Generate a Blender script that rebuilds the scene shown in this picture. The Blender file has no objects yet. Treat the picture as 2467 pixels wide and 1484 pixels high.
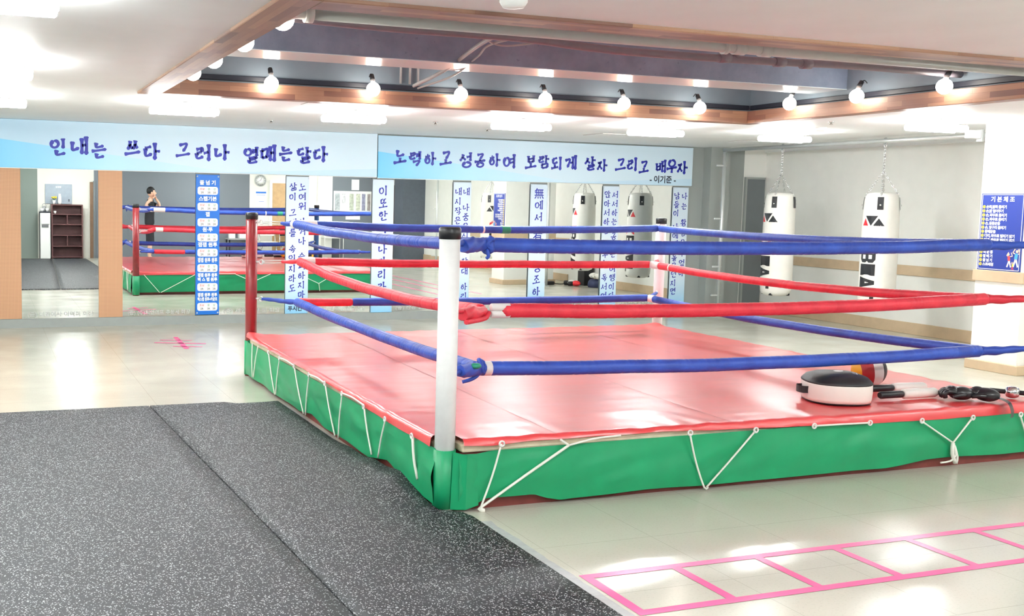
import bpy, bmesh, math, random
from mathutils import Vector, Matrix
random.seed(7)
PI = math.pi
SC = bpy.context.scene
COL = SC.collection

# ------------------------------------------------------------------ camera, world, exposure
cam_d = bpy.data.cameras.new('camera')
cam = bpy.data.objects.new('camera', cam_d)
COL.objects.link(cam)
_y, _p, _r = math.radians(20.052), math.radians(-5.162), math.radians(1.056)
fw = Vector((math.sin(_y)*math.cos(_p), math.cos(_y)*math.cos(_p), math.sin(_p)))
rt = Vector((math.cos(_y), -math.sin(_y), 0))
up = rt.cross(fw)
R_ = rt*math.cos(_r) + up*math.sin(_r)
U_ = -rt*math.sin(_r) + up*math.cos(_r)
M = Matrix((R_, U_, -fw)).transposed().to_4x4()
M.translation = Vector((0, 0, 1.6))
cam.matrix_world = M
cam_d.sensor_fit = 'HORIZONTAL'
cam_d.sensor_width = 36.0
cam_d.lens = 2532.675*36.0/2467.0
cam_d.shift_x = (1233.5-894.385)/2467.0
cam_d.shift_y = (710.527-742.0)/2467.0
cam_d.clip_start = 0.05
SC.camera = cam

w = bpy.data.worlds.new('world'); SC.world = w; w.use_nodes = True
w.node_tree.nodes['Background'].inputs[0].default_value = (1, 1, 1, 1)
w.node_tree.nodes['Background'].inputs[1].default_value = 0.15
SC.view_settings.view_transform = 'Standard'
SC.view_settings.look = 'None'
SC.view_settings.gamma = 1
SC.view_settings.use_curve_mapping = False
SC.view_settings.exposure = 0.6
TUBE, BULB = 60.0, 24.0          # radiance of the LED tubes and of the globe bulbs
SC.cycles.max_bounces = 14
SC.cycles.diffuse_bounces = 6
SC.cycles.glossy_bounces = 6
SC.cycles.use_denoising = True
SC.cycles.sample_clamp_indirect = 8.0
SC.cycles.caustics_reflective = False
SC.cycles.caustics_refractive = False

W = 13.155      # mirror wall
H = 2.47        # ceiling
B = -1.18       # wall behind the camera
XR = 11.2       # right wall
XL = -3.2       # left wall

# ------------------------------------------------------------------ helpers
def srgb(r, g, b):
    f = lambda c: (c/255/12.92) if c/255 <= .04045 else ((c/255+.055)/1.055)**2.4
    return (f(r), f(g), f(b), 1.0)

class NT:
    """small helper round a material's node tree"""
    def __init__(s, name, rough=.5, metal=0., spec=.5):
        s.m = bpy.data.materials.new(name); s.m.use_nodes = True
        s.t = s.m.node_tree; s.b = s.t.nodes['Principled BSDF']
        s.b.inputs['Roughness'].default_value = rough
        s.b.inputs['Metallic'].default_value = metal
        s.b.inputs['Specular IOR Level'].default_value = spec
    def n(s, typ, **kw):
        nd = s.t.nodes.new(typ)
        for k, v in kw.items():
            if k in nd.inputs.keys():
                nd.inputs[k].default_value = v
            else:
                setattr(nd, k, v)
        return nd
    def l(s, a, b): s.t.links.new(a, b)
    def coord(s, scale=None):
        tc = s.n('ShaderNodeTexCoord')
        out = tc.outputs['Object']
        if scale:
            mp = s.n('ShaderNodeMapping'); mp.inputs['Scale'].default_value = scale
            s.l(out, mp.inputs[0]); out = mp.outputs[0]
        return out
    def ramp(s, fac, stops, interp='LINEAR'):
        r = s.n('ShaderNodeValToRGB'); cr = r.color_ramp; cr.interpolation = interp
        while len(cr.elements) < len(stops): cr.elements.new(.5)
        for e, (p, c) in zip(cr.elements, stops): e.position = p; e.color = c
        s.l(fac, r.inputs[0]); return r.outputs[0]
    def noise(s, vec, scale=5, detail=3, rough=.5):
        nz = s.n('ShaderNodeTexNoise', Scale=scale, Detail=detail, Roughness=rough)
        if vec is not None: s.l(vec, nz.inputs['Vector'])
        return nz.outputs['Fac']
    def bump(s, h, strength=.2, dist=.01):
        b = s.n('ShaderNodeBump', Strength=strength, Distance=dist)
        s.l(h, b.inputs['Height']); s.l(b.outputs[0], s.b.inputs['Normal'])
    def math(s, op, a, b=None):
        m = s.n('ShaderNodeMath', operation=op)
        for i, x in enumerate((a, b)):
            if x is None: continue
            if isinstance(x, (int, float)): m.inputs[i].default_value = x
            else: s.l(x, m.inputs[i])
        return m.outputs[0]
    def mix(s, fac, a, b):
        m = s.n('ShaderNodeMix', data_type='RGBA')
        for i, x in ((0, fac), (6, a), (7, b)):
            if isinstance(x, (int, float)): m.inputs[i].default_value = x
            elif isinstance(x, tuple): m.inputs[i].default_value = x
            else: s.l(x, m.inputs[i])
        return m.outputs[2]
    def col(s, c):
        if isinstance(c, tuple): s.b.inputs['Base Color'].default_value = c
        else: s.l(c, s.b.inputs['Base Color'])
        return s

def plain(name, c, rough=.5, metal=0., var=.06, nscale=12., bump=0., bscale=60., spec=.5, coat=0.):
    """colour with a little unevenness, optional fine bump"""
    k = NT(name, rough, metal, spec)
    if coat: k.b.inputs['Coat Weight'].default_value = coat
    v = k.coord()
    if var:
        f = k.noise(v, nscale, 3)
        lo = tuple(x*(1-var) for x in c[:3])+(1,); hi = tuple(min(1, x*(1+var)) for x in c[:3])+(1,)
        k.col(k.ramp(f, [(.3, lo), (.7, hi)]))
    else: k.col(c)
    if bump: k.bump(k.noise(v, bscale, 4), bump, .005)
    return k.m

def glow(name, c, s):
    k = NT(name, .4); k.col((.9, .9, .9, 1))
    k.b.inputs['Emission Color'].default_value = c
    k.b.inputs['Emission Strength'].default_value = s
    return k.m

class MB:
    """collects shapes and links them as ONE mesh object"""
    def __init__(s): s.bm = bmesh.new(); s.smooth = False
    def box(s, a, b, bev=0., seg=2, rot=None):
        a, b = Vector(a), Vector(b); c = (a+b)/2; d = b-a
        r = bmesh.ops.create_cube(s.bm, size=1)
        vs = r['verts']
        bmesh.ops.scale(s.bm, vec=(abs(d.x), abs(d.y), abs(d.z)), verts=vs)
        if bev:
            es = list({e for v in vs for e in v.link_edges})
            q = bmesh.ops.bevel(s.bm, geom=es, offset=bev, segments=seg, affect='EDGES', profile=.5)
            vs = list({v for f in q['faces'] for v in f.verts} | {v for v in vs if v.is_valid})
        if rot is not None: bmesh.ops.transform(s.bm, matrix=rot, verts=vs)
        bmesh.ops.translate(s.bm, vec=c, verts=vs)
        return s
    def quad(s, *ps):
        s.bm.faces.new([s.bm.verts.new(p) for p in ps]); return s
    def poly(s, ps): return s.quad(*ps)
    def tube(s, path, rad, n=12, caps=True, closed=False, mod=None):
        """swept tube; rad = number or f(t, length) ; mod = f(s, ang) radius factor"""
        P = [Vector(p) for p in path]; N = len(P)
        tang = []
        for i in range(N):
            if closed: t = P[(i+1) % N]-P[i-1]
            else: t = P[min(i+1, N-1)]-P[max(i-1, 0)]
            tang.append(t.normalized() if t.length > 1e-9 else Vector((0, 0, 1)))
        t0 = tang[0]; ref = Vector((0, 0, 1)) if abs(t0.z) < .9 else Vector((1, 0, 0))
        u = t0.cross(ref).normalized(); rings = []; dist = 0
        for i in range(N):
            t = tang[i]
            u = (u - t*u.dot(t))
            u = u.normalized() if u.length > 1e-6 else t.orthogonal().normalized()
            v = t.cross(u)
            if i: dist += (P[i]-P[i-1]).length
            r = rad(i/(N-1) if N > 1 else 0) if callable(rad) else rad
            ring = []
            for k in range(n):
                a = 2*PI*k/n
                rr = r*(mod(dist, a) if mod else 1)
                ring.append(s.bm.verts.new(P[i]+(u*math.cos(a)+v*math.sin(a))*rr))
            rings.append(ring)
        for i in range(N if closed else N-1):
            A, Bq = rings[i], rings[(i+1) % N]
            for k in range(n):
                f = s.bm.faces.new((A[k], A[(k+1) % n], Bq[(k+1) % n], Bq[k])); f.smooth = True
        if caps and not closed:
            s.bm.faces.new(list(reversed(rings[0]))); s.bm.faces.new(rings[-1])
        return s
    def cyl(s, a, b, r, r2=None, n=24):
        r2 = r if r2 is None else r2
        return s.tube([a, b], lambda t: r+(r2-r)*t, n)
    def lathe(s, c, prof, n=32, ax='Z', sx=1., sy=1.):
        c = Vector(c); rings = []
        for r, z in prof:
            ring = []
            for k in range(n):
                a = 2*PI*k/n
                x, y = r*math.cos(a)*sx, r*math.sin(a)*sy
                p = {'Z': (x, y, z), 'X': (z, x, y), 'Y': (x, z, y)}[ax]
                ring.append(s.bm.verts.new(c+Vector(p)))
            rings.append(ring)
        for A, Bq in zip(rings, rings[1:]):
            for k in range(n):
                f = s.bm.faces.new((A[k], A[(k+1) % n], Bq[(k+1) % n], Bq[k])); f.smooth = True
        if prof[0][0] > 1e-4: s.bm.faces.new(list(reversed(rings[0])))
        if prof[-1][0] > 1e-4: s.bm.faces.new(rings[-1])
        return s
    def ball(s, c, r, sc=(1, 1, 1), n=20, rot=None):
        q = bmesh.ops.create_uvsphere(s.bm, u_segments=n, v_segments=max(6, n//2), radius=r)
        vs = q['verts']
        bmesh.ops.scale(s.bm, vec=sc, verts=vs)
        if rot is not None: bmesh.ops.transform(s.bm, matrix=rot, verts=vs)
        bmesh.ops.translate(s.bm, vec=c, verts=vs)
        for v in vs:
            for f in v.link_faces: f.smooth = True
        return s
    def build(s, name, m, parent=None, smooth=None):
        bmesh.ops.remove_doubles(s.bm, verts=s.bm.verts, dist=1e-6)
        bmesh.ops.recalc_face_normals(s.bm, faces=s.bm.faces)
        me = bpy.data.meshes.new(name)
        off = Vector((0, 0, 0)); p = parent
        while p is not None: off += p.location; p = p.parent
        bmesh.ops.translate(s.bm, vec=-off, verts=s.bm.verts)
        s.bm.to_mesh(me); s.bm.free()
        if smooth:
            for f in me.polygons: f.use_smooth = True
        for q in (m if isinstance(m, (list, tuple)) else [m]): me.materials.append(q)
        o = bpy.data.objects.new(name, me); COL.objects.link(o)
        if parent is not None: o.parent = parent
        return o

def tag(o, label, cat, group=None):
    o['label'] = label; o['category'] = cat
    if group: o['group'] = group
    return o
def thing(name, label, cat, loc=(0, 0, 0), group=None):
    o = bpy.data.objects.new(name, None); COL.objects.link(o); o.location = loc
    o.empty_display_size = .1
    return tag(o, label, cat, group)
def struct(o): o['kind'] = 'structure'; return o
def dup(root, loc, label, group=None):
    r = root.copy(); COL.objects.link(r); r.location = loc; r['label'] = label
    if group: r['group'] = group
    for ch in list(root.children):
        c = ch.copy(); COL.objects.link(c); c.parent = r
        for g in list(ch.children):
            d = g.copy(); COL.objects.link(d); d.parent = c
    return r
def smoothpath(P, step=.02):
    """Catmull-Rom through the points, sampled about every step"""
    P = [Vector(p) for p in P]; out = []
    for i in range(len(P)-1):
        a, b = P[i], P[i+1]; a0 = P[i-1] if i else a*2-b; b1 = P[i+2] if i+2 < len(P) else b*2-a
        n = max(2, int((b-a).length/step))
        for k in range(n):
            t = k/n
            out.append(.5*((2*a)+(b-a0)*t+(2*a0-5*a+4*b-b1)*t*t+(3*a-a0-3*b+b1)*t**3))
    out.append(P[-1]); return out
def vn(x, y=0., z=0.):
    from mathutils import noise
    return noise.noise(Vector((x, y, z)))

# ------------------------------------------------------------------ lettering
def font_bm(s, size, bold=0., align='CENTER', spacing=1.):
    cu = bpy.data.curves.new('lettering', 'FONT'); cu.body = s; cu.size = size
    cu.align_x = align; cu.space_character = spacing; cu.resolution_u = 3
    if bold: cu.bevel_depth = bold; cu.bevel_resolution = 0
    ob = bpy.data.objects.new('lettering', cu); COL.objects.link(ob)
    dg = bpy.context.evaluated_depsgraph_get()
    me = bpy.data.meshes.new_from_object(ob.evaluated_get(dg))
    bm = bmesh.new(); bm.from_mesh(me)
    bpy.data.objects.remove(ob); bpy.data.curves.remove(cu); bpy.data.meshes.remove(me)
    if bold:
        zmin = min((v.co.z for v in bm.verts), default=0)
        for v in bm.verts: v.co.z = (v.co.z-zmin)*.02
    return bm
def frame(origin, xd, yd):
    xd, yd = Vector(xd).normalized(), Vector(yd).normalized()
    m = Matrix((xd, yd, xd.cross(yd))).transposed().to_4x4(); m.translation = Vector(origin); return m
def add_bm(mb, bm, mat):
    bmesh.ops.transform(bm, matrix=mat, verts=bm.verts)
    me = bpy.data.meshes.new('tmp'); bm.to_mesh(me); bm.free()
    mb.bm.from_mesh(me); bpy.data.meshes.remove(me)
def write(mb, s, size, origin, xd, yd, bold=0., align='CENTER', spacing=1., fit=None):
    bm = font_bm(s, size, bold, align, spacing)
    if fit and bm.verts:
        x0 = min(v.co.x for v in bm.verts); x1 = max(v.co.x for v in bm.verts)
        k = fit/(x1-x0)
        for v in bm.verts: v.co.x *= k
    add_bm(mb, bm, frame(origin, xd, yd))

# brush writing: every jamo as strokes in a unit box (x right, y up)
def arc(cx, cy, rx, ry, a0, a1, n=16):
    return [(cx+rx*math.cos(a0+(a1-a0)*i/n), cy+ry*math.sin(a0+(a1-a0)*i/n)) for i in range(n+1)]
JC = {
 'ㄱ': [[(.08, .82), (.5, .9), (.86, .94), (.82, .6), (.62, .22), (.45, 0)]],
 'ㄴ': [[(.2, .98), (.16, .55), (.2, .2), (.55, .22), (.98, .36)]],
 'ㄷ': [[(.12, .86), (.5, .92), (.9, .98)], [(.2, .84), (.16, .45), (.24, .14), (.6, .16), (1, .3)]],
 'ㄹ': [[(.1, .9), (.5, .95), (.86, 1), (.82, .62)], [(.16, .54), (.5, .6), (.84, .64)], [(.18, .54), (.14, .2), (.3, .04), (.65, .06), (1, .2)]],
 'ㅁ': [[(.14, .9), (.16, .5), (.2, .08)], [(.1, .88), (.5, .93), (.9, .98), (.88, .5), (.84, .08)], [(.2, .12), (.55, .15), (.86, .2)]],
 'ㅂ': [[(.14, 1), (.16, .5), (.2, .05)], [(.84, 1), (.86, .5), (.82, .05)], [(.18, .52), (.5, .55), (.84, .6)], [(.2, .08), (.55, .11), (.84, .16)]],
 'ㅅ': [[(.56, 1), (.46, .6), (.28, .28), (.02, 0)], [(.46, .6), (.66, .34), (.96, .04)]],
 'ㅇ': [arc(.5, .5, .44, .46, PI*.6, PI*2.6, 22)],
 'ㅈ': [[(.1, .86), (.5, .92), (.9, .98)], [(.58, .92), (.44, .5), (.05, 0)], [(.46, .52), (.68, .28), (.96, .02)]],
 'ㅊ': [[(.42, 1.06), (.6, .94)], [(.1, .72), (.5, .77), (.9, .84)], [(.56, .78), (.42, .42), (.05, 0)], [(.46, .44), (.68, .24), (.96, .02)]],
 'ㅋ': [[(.08, .86), (.5, .92), (.86, .96), (.8, .5), (.5, 0)], [(.12, .5), (.5, .53), (.82, .58)]],
 'ㅌ': [[(.12, .9), (.9, 1)], [(.18, .54), (.86, .6)], [(.18, .88), (.16, .4), (.26, .08), (.6, .1), (1, .22)]],
 'ㅍ': [[(.1, .9), (.5, .93), (.92, .98)], [(.34, .9), (.38, .2)], [(.68, .92), (.64, .22)], [(.04, .12), (.5, .14), (.98, .24)]],
 'ㅎ': [[(.4, 1.05), (.62, .95)], [(.1, .76), (.5, .8), (.92, .86)], arc(.5, .3, .34, .3, PI*.6, PI*2.6, 20)],
}
VV = {
 'ㅣ': [[(.5, 1.02), (.54, .5), (.5, -.02)]],
 'ㅏ': [[(.36, 1.02), (.4, .5), (.36, -.02)], [(.4, .5), (.7, .5), (1, .46)]],
 'ㅑ': [[(.36, 1.02), (.4, .5), (.36, -.02)], [(.4, .62), (.95, .6)], [(.4, .4), (.95, .38)]],
 'ㅓ': [[(.7, 1.02), (.74, .5), (.7, -.02)], [(.08, .5), (.4, .52), (.7, .56)]],
 'ㅕ': [[(.7, 1.02), (.74, .5), (.7, -.02)], [(.1, .66), (.7, .7)], [(.08, .42), (.7, .46)]],
 'ㅐ': [[(.3, .96), (.33, .5), (.3, .02)], [(.33, .52), (.78, .55)], [(.8, 1.04), (.84, .5), (.8, -.04)]],
 'ㅔ': [[(.42, .96), (.45, .5), (.42, .02)], [(.02, .5), (.42, .54)], [(.84, 1.04), (.88, .5), (.84, -.04)]],
 'ㅖ': [[(.42, .96), (.45, .5), (.42, .02)], [(.02, .6), (.42, .64)], [(.02, .4), (.42, .44)], [(.84, 1.04), (.88, .5), (.84, -.04)]],
}
VH = {
 'ㅗ': [[(.5, .95), (.5, .3)], [(.02, .2), (.5, .26), (.98, .36)]],
 'ㅛ': [[(.36, .9), (.38, .3)], [(.66, .95), (.64, .3)], [(.02, .2), (.5, .26), (.98, .36)]],
 'ㅜ': [[(.02, .72), (.5, .78), (.98, .86)], [(.52, .76), (.5, -.1)]],
 'ㅠ': [[(.02, .72), (.5, .78), (.98, .86)], [(.36, .74), (.3, -.05)], [(.66, .78), (.68, -.1)]],
 'ㅡ': [[(.02, .4), (.5, .46), (.98, .56)]],
}
MIX = {'ㅚ': ('ㅗ', 'ㅣ'), 'ㅟ': ('ㅜ', 'ㅣ'), 'ㅝ': ('ㅜ', 'ㅓ'), 'ㅘ': ('ㅗ', 'ㅏ'), 'ㅢ': ('ㅡ', 'ㅣ'), 'ㅞ': ('ㅜ', 'ㅔ'), 'ㅙ': ('ㅗ', 'ㅐ')}
CHO = 'ㄱㄲㄴㄷㄸㄹㅁㅂㅃㅅㅆㅇㅈㅉㅊㅋㅌㅍㅎ'
JUNG = 'ㅏㅐㅑㅒㅓㅔㅕㅖㅗㅘㅙㅚㅛㅜㅝㅞㅟㅠㅡㅢㅣ'
JONG = ['', 'ㄱ', 'ㄲ', 'ㄱㅅ', 'ㄴ', 'ㄴㅈ', 'ㄴㅎ', 'ㄷ', 'ㄹ', 'ㄹㄱ', 'ㄹㅁ', 'ㄹㅂ', 'ㄹㅅ', 'ㄹㅌ', 'ㄹㅍ', 'ㄹㅎ', 'ㅁ', 'ㅂ', 'ㅂㅅ', 'ㅅ', 'ㅆ', 'ㅇ', 'ㅈ', 'ㅊ', 'ㅋ', 'ㅌ', 'ㅍ', 'ㅎ']
DBL = {'ㄲ': 'ㄱㄱ', 'ㄸ': 'ㄷㄷ', 'ㅃ': 'ㅂㅂ', 'ㅆ': 'ㅅㅅ', 'ㅉ': 'ㅈㅈ'}
def put(strokes, box):
    x0, y0, x1, y1 = box
    return [[(x0+(x1-x0)*x, y0+(y1-y0)*y) for x, y in s] for s in strokes]
def cons(c, box):
    c = DBL.get(c, c)
    if len(c) == 2:
        x0, y0, x1, y1 = box; m = (x0+x1)/2
        return put(JC[c[0]], (x0, y0, m, y1)) + put(JC[c[1]], (m, y0, x1, y1))
    return put(JC[c], box)
def syllable(ch):
    k = ord(ch)-0xAC00
    c, v, f = CHO[k//588], JUNG[k % 588//28], JONG[k % 28]
    out = []
    if v in VV:
        if f: out += cons(c, (.04, .5, .52, .94)) + put(VV[v], (.52, .42, 1, 1.02)) + cons(f, (.26, .0, .92, .37))
        else: out += cons(c, (.04, .2, .52, .82)) + put(VV[v], (.5, .0, 1, 1))
    elif v in VH:
        if f: out += cons(c, (.22, .64, .8, 1)) + put(VH[v], (.02, .38, .98, .66)) + cons(f, (.24, .0, .82, .34))
        else: out += cons(c, (.2, .44, .82, .96)) + put(VH[v], (.0, .02, 1, .44))
    else:
        a, b = MIX[v]
        if f: out += cons(c, (.08, .66, .55, 1)) + put(VH[a], (.0, .36, .64, .64)) + put(VV[b], (.58, .36, 1, 1.02)) + cons(f, (.26, .0, .9, .33))
        else: out += cons(c, (.08, .5, .56, .95)) + put(VH[a], (.0, .12, .64, .5)) + put(VV[b], (.56, .0, 1, 1))
    return out
def brush(mb, ch, org, xd, yd, size, wid=.085, tilt=.06, nrm=None):
    """one syllable drawn as tapering brush ribbons"""
    org, xd, yd = Vector(org), Vector(xd).normalized(), Vector(yd).normalized()
    for st in syllable(ch):
        P = smoothpath([(x, y+tilt*(x-.5), 0) for x, y in st], .035)
        L = len(P); lefts, rights = [], []
        for i, p in enumerate(P):
            t = (P[min(i+1, L-1)]-P[max(i-1, 0)]); t = t.normalized()
            n = Vector((-t.y, t.x, 0)); f = i/(L-1)
            ww = wid*(.62+.5*math.exp(-(f/.16)**2)+.28*math.exp(-((f-.9)/.12)**2))*(1-.35*abs(t.x)*.6)
            if f > .9: ww *= 1-.6*(f-.9)/.1
            if f < .05: ww *= .55+.45*f/.05
            ww *= 1+.12*vn(p.x*9+ord(ch), p.y*9)
            lefts.append(p+n*ww/2); rights.append(p-n*ww/2)
        vs = [[mb.bm.verts.new(org+xd*(q.x*size)+yd*(q.y*size)) for q in (a, b)] for a, b in zip(lefts, rights)]
        for a, b in zip(vs, vs[1:]):
            mb.bm.faces.new((a[0], a[1], b[1], b[0]))

# ------------------------------------------------------------------ materials
def m_floor():
    k = NT('vinyl_floor', .16, spec=.45); v = k.coord()
    f = k.noise(v, 1.3, 4); g = k.noise(v, 90, 3)
    base = k.mix(f, srgb(188, 186, 173), srgb(200, 198, 186))
    base = k.mix(k.math('MULTIPLY', k.math('GREATER_THAN', g, .6), .16), base, srgb(150, 148, 132))
    br = k.n('ShaderNodeTexBrick', Scale=1.0, offset=0.0)
    br.inputs['Mortar Size'].default_value = .0022; br.inputs['Brick Width'].default_value = .6
    br.inputs['Row Height'].default_value = .6; k.l(v, br.inputs['Vector'])
    base = k.mix(k.math('MULTIPLY', br.outputs['Fac'], .3), base, srgb(120, 118, 104))
    k.col(base)
    k.l(k.ramp(k.noise(v, 2.2, 4), [(.3, (.13,)*3+(1,)), (.75, (.27,)*3+(1,))]), k.b.inputs['Roughness'])
    k.bump(k.noise(v, 3.5, 2), .10, .01)
    return k.m
def m_rubber():
    k = NT('speckled_rubber', .55, spec=.4); v = k.coord()
    nz = k.n('ShaderNodeTexNoise', Scale=60, Detail=2); k.l(v, nz.inputs['Vector'])
    vm = k.n('ShaderNodeVectorMath', operation='MULTIPLY_ADD')
    k.l(nz.outputs['Color'], vm.inputs[0]); vm.inputs[1].default_value = (.02,)*3; k.l(v, vm.inputs[2])
    vo = k.n('ShaderNodeTexVoronoi', Scale=122, feature='F1'); k.l(vm.outputs[0], vo.inputs['Vector'])
    small = k.math('LESS_THAN', vo.outputs['Distance'], .36)
    pick = k.math('GREATER_THAN', k.math('MULTIPLY', vo.outputs['Color'], 1.0), .5)
    fl = k.math('MULTIPLY', small, pick)
    base = k.ramp(k.noise(v, 14, 3), [(.3, srgb(27, 29, 34)), (.75, srgb(38, 41, 47))])
    k.col(k.mix(k.math('MULTIPLY', fl, .85), base, srgb(196, 198, 202)))
    k.bump(k.noise(v, 160, 3), .35, .004)
    return k.m
def m_wood(along='X'):
    k = NT('butcher_block_wood', .42); v = k.coord()
    br = k.n('ShaderNodeTexBrick', Scale=1.0, offset=.37)
    br.inputs['Brick Width'].default_value = .42; br.inputs['Row Height'].default_value = .045
    br.inputs['Mortar Size'].default_value = .0005
    br.inputs['Color1'].default_value = srgb(124, 88, 76); br.inputs['Color2'].default_value = srgb(184, 142, 112)
    br.inputs['Mortar'].default_value = srgb(110, 66, 50)
    sep = k.n('ShaderNodeSeparateXYZ'); k.l(v, sep.inputs[0])
    cb = k.n('ShaderNodeCombineXYZ')
    i, j = (0, 1) if along == 'X' else (1, 0)
    k.l(sep.outputs[i], cb.inputs[0]); k.l(k.math('ADD', sep.outputs[j], sep.outputs[2]), cb.inputs[1])
    k.l(cb.outputs[0], br.inputs['Vector'])
    mp = k.n('ShaderNodeMapping'); mp.inputs['Scale'].default_value = (3, 40, 1); k.l(cb.outputs[0], mp.inputs[0])
    k.col(k.mix(k.math('MULTIPLY', k.noise(mp.outputs[0], 2, 4), .4), br.outputs['Color'], srgb(112, 76, 64)))
    return k.m
def m_woven():
    k = NT('woven_wood_panel', .6); v = k.coord((62, 62, 62))
    sep = k.n('ShaderNodeSeparateXYZ'); k.l(v, sep.inputs[0])
    fx = k.math('FRACT', sep.outputs[0]); fz = k.math('FRACT', sep.outputs[2])
    a = k.math('GREATER_THAN', fx, .62); b = k.math('GREATER_THAN', fz, .62)
    hole = k.math('MULTIPLY', a, b); line = k.math('MAXIMUM', a, b)
    c = k.mix(k.math('MULTIPLY', line, .5), srgb(210, 164, 128), srgb(176, 126, 94))
    k.col(k.mix(k.math('MULTIPLY', hole, .75), c, srgb(112, 66, 46)))
    return k.m
def m_canvas():
    k = NT('red_vinyl_canvas', .34, spec=.7); v = k.coord()
    f = k.noise(v, 2.2, 4)
    k.col(k.ramp(f, [(.25, srgb(214, 58, 62)), (.75, srgb(224, 72, 76))]))
    k.b.inputs['Coat Weight'].default_value = .55
    k.b.inputs['Coat Roughness'].default_value = .22
    k.l(k.ramp(k.noise(v, 1.0, 2), [(.2, (.30,)*3+(1,)), (.8, (.40,)*3+(1,))]), k.b.inputs['Roughness'])
    mp = k.n('ShaderNodeMapping'); mp.inputs['Scale'].default_value = (2.2, 13, 3)
    mp.inputs['Rotation'].default_value = (0, 0, .3); k.l(v, mp.inputs[0])
    k.bump(k.noise(mp.outputs[0], 1, 2), .10, .012)
    return k.m
def m_rope(name, c, c2):
    k = NT(name, .46, spec=.4); v = k.coord()
    k.col(k.ramp(k.noise(v, 9, 4), [(.3, c2), (.7, c)]))
    k.bump(k.noise(v, 70, 4), .25, .004)
    return k.m
def paint_x(name, stops, rough=.6):
    """wall paint whose colour changes at given x of the wall: [(x, colour)...]"""
    k = NT(name, rough, spec=.3); v = k.coord()
    sep = k.n('ShaderNodeSeparateXYZ'); k.l(v, sep.inputs[0])
    col = None
    for x, c in stops:
        if col is None: col = c; continue
        col = k.mix(k.math('GREATER_THAN', sep.outputs[0], x), col, c)
    k.col(col if not isinstance(col, tuple) else col)
    k.bump(k.noise(v, 120, 3), .05, .003)
    return k.m
def m_banner(name, x0, x1, z0, z1):
    """printed banner: pale blue sky tones with a brighter wave rising from the left foot"""
    k = NT(name, .4, spec=.4); v = k.coord()
    sep = k.n('ShaderNodeSeparateXYZ'); k.l(v, sep.inputs[0])
    u = k.math('DIVIDE', k.math('SUBTRACT', sep.outputs[0], x0), x1-x0)
    t = k.math('DIVIDE', k.math('SUBTRACT', sep.outputs[2], z0), z1-z0)
    base = k.ramp(u, [(0, srgb(178, 210, 234)), (.45, srgb(205, 226, 241)), (1, srgb(206, 226, 240))])
    wave = k.math('LESS_THAN', t, k.math('MULTIPLY', k.math('SUBTRACT', .62, u), 1.0))
    wc = k.ramp(u, [(0, srgb(116, 198, 240)), (.28, srgb(178, 222, 246)), (.6, srgb(206, 228, 244))])
    c = k.mix(wave, base, wc)
    wave2 = k.math('LESS_THAN', t, k.math('MULTIPLY', k.math('SUBTRACT', u, .55), .42))
    k.col(k.mix(k.math('MULTIPLY', wave2, .6), c, srgb(184, 218, 242)))
    return k.m
def m_strip(name, z0, z1):
    k = NT(name, .4, spec=.4); v = k.coord()
    sep = k.n('ShaderNodeSeparateXYZ'); k.l(v, sep.inputs[0])
    t = k.math('DIVIDE', k.math('SUBTRACT', sep.outputs[2], z0), z1-z0)
    k.col(k.ramp(t, [(0, srgb(140, 202, 240)), (.16, srgb(196, 224, 244)), (.35, srgb(224, 236, 246)), (1, srgb(208, 224, 240))]))
    return k.m
def m_mirror():
    k = NT('mirror_glass', .0, 1.0); k.col((.90, .93, .92, 1)); return k.m
def m_concrete(name, c, c2):
    k = NT(name, .35, spec=.4); v = k.coord()
    f = k.noise(v, 3, 6, .65)
    c_ = k.ramp(f, [(.3, c2), (.65, c)])
    sp = k.math('MULTIPLY', k.math('GREATER_THAN', k.noise(v, 26, 5, .7), .66), .5)
    k.col(k.mix(sp, c_, tuple(x*.55 for x in c2[:3])+(1,)))
    k.bump(k.noise(v, 40, 4), .15, .006)
    return k.m

FLOOR = m_floor(); RUBBER = m_rubber(); WOOD = m_wood(); WOODY = m_wood('Y'); WOVEN = m_woven(); CANVAS = m_canvas(); MIRROR = m_mirror()
CEIL = plain('ceiling_paint', srgb(240, 242, 243), .55, var=.02, nscale=3, bump=.04, bscale=90)
WHITEWALL = plain('white_wallpaper', srgb(242, 242, 238), .6, var=.02, nscale=5, bump=.08, bscale=150)
GREYWALL = plain('grey_paint', srgb(156, 162, 160), .55, var=.04, nscale=4)
DARKGREY = plain('dark_grey_door', srgb(112, 118, 122), .5, var=.04, nscale=4)
SKIRT = plain('grey_skirting', srgb(150, 156, 154), .45, var=.03)
LWOOD = plain('pale_wood_trim', srgb(204, 180, 150), .5, var=.06, nscale=8)
PITGREY = plain('blue_grey_paint', srgb(116, 130, 142), .5, var=.05, nscale=5, bump=.1)
BEAMP = m_concrete('painted_concrete', srgb(138, 153, 176), srgb(116, 130, 152))
BEAMB = NT('glossy_beam_paint', .2, spec=.35).col(srgb(216, 234, 240)).m
PVC = plain('grey_pvc', srgb(196, 200, 198), .35, var=.03)
PVCW = plain('white_pvc', srgb(238, 238, 234), .3, var=.0)
BROWNPIPE = plain('brown_grey_pipe', srgb(128, 122, 132), .45)
CONDUIT = plain('grey_conduit', srgb(160, 160, 162), .4)
BLACKP = plain('black_plastic', srgb(26, 27, 32), .4, var=.05)
CABLE = plain('dark_cable', srgb(34, 38, 52), .45)
STEEL = plain('galvanised_steel', srgb(214, 218, 218), .38, .55, var=.03)
CHROME = plain('chrome', srgb(222, 222, 224), .15, 1., var=0)
BRASS = plain('dull_steel', srgb(160, 150, 140), .35, 1.)
WHITE = plain('white_enamel', srgb(240, 240, 238), .35, var=.0)
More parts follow.
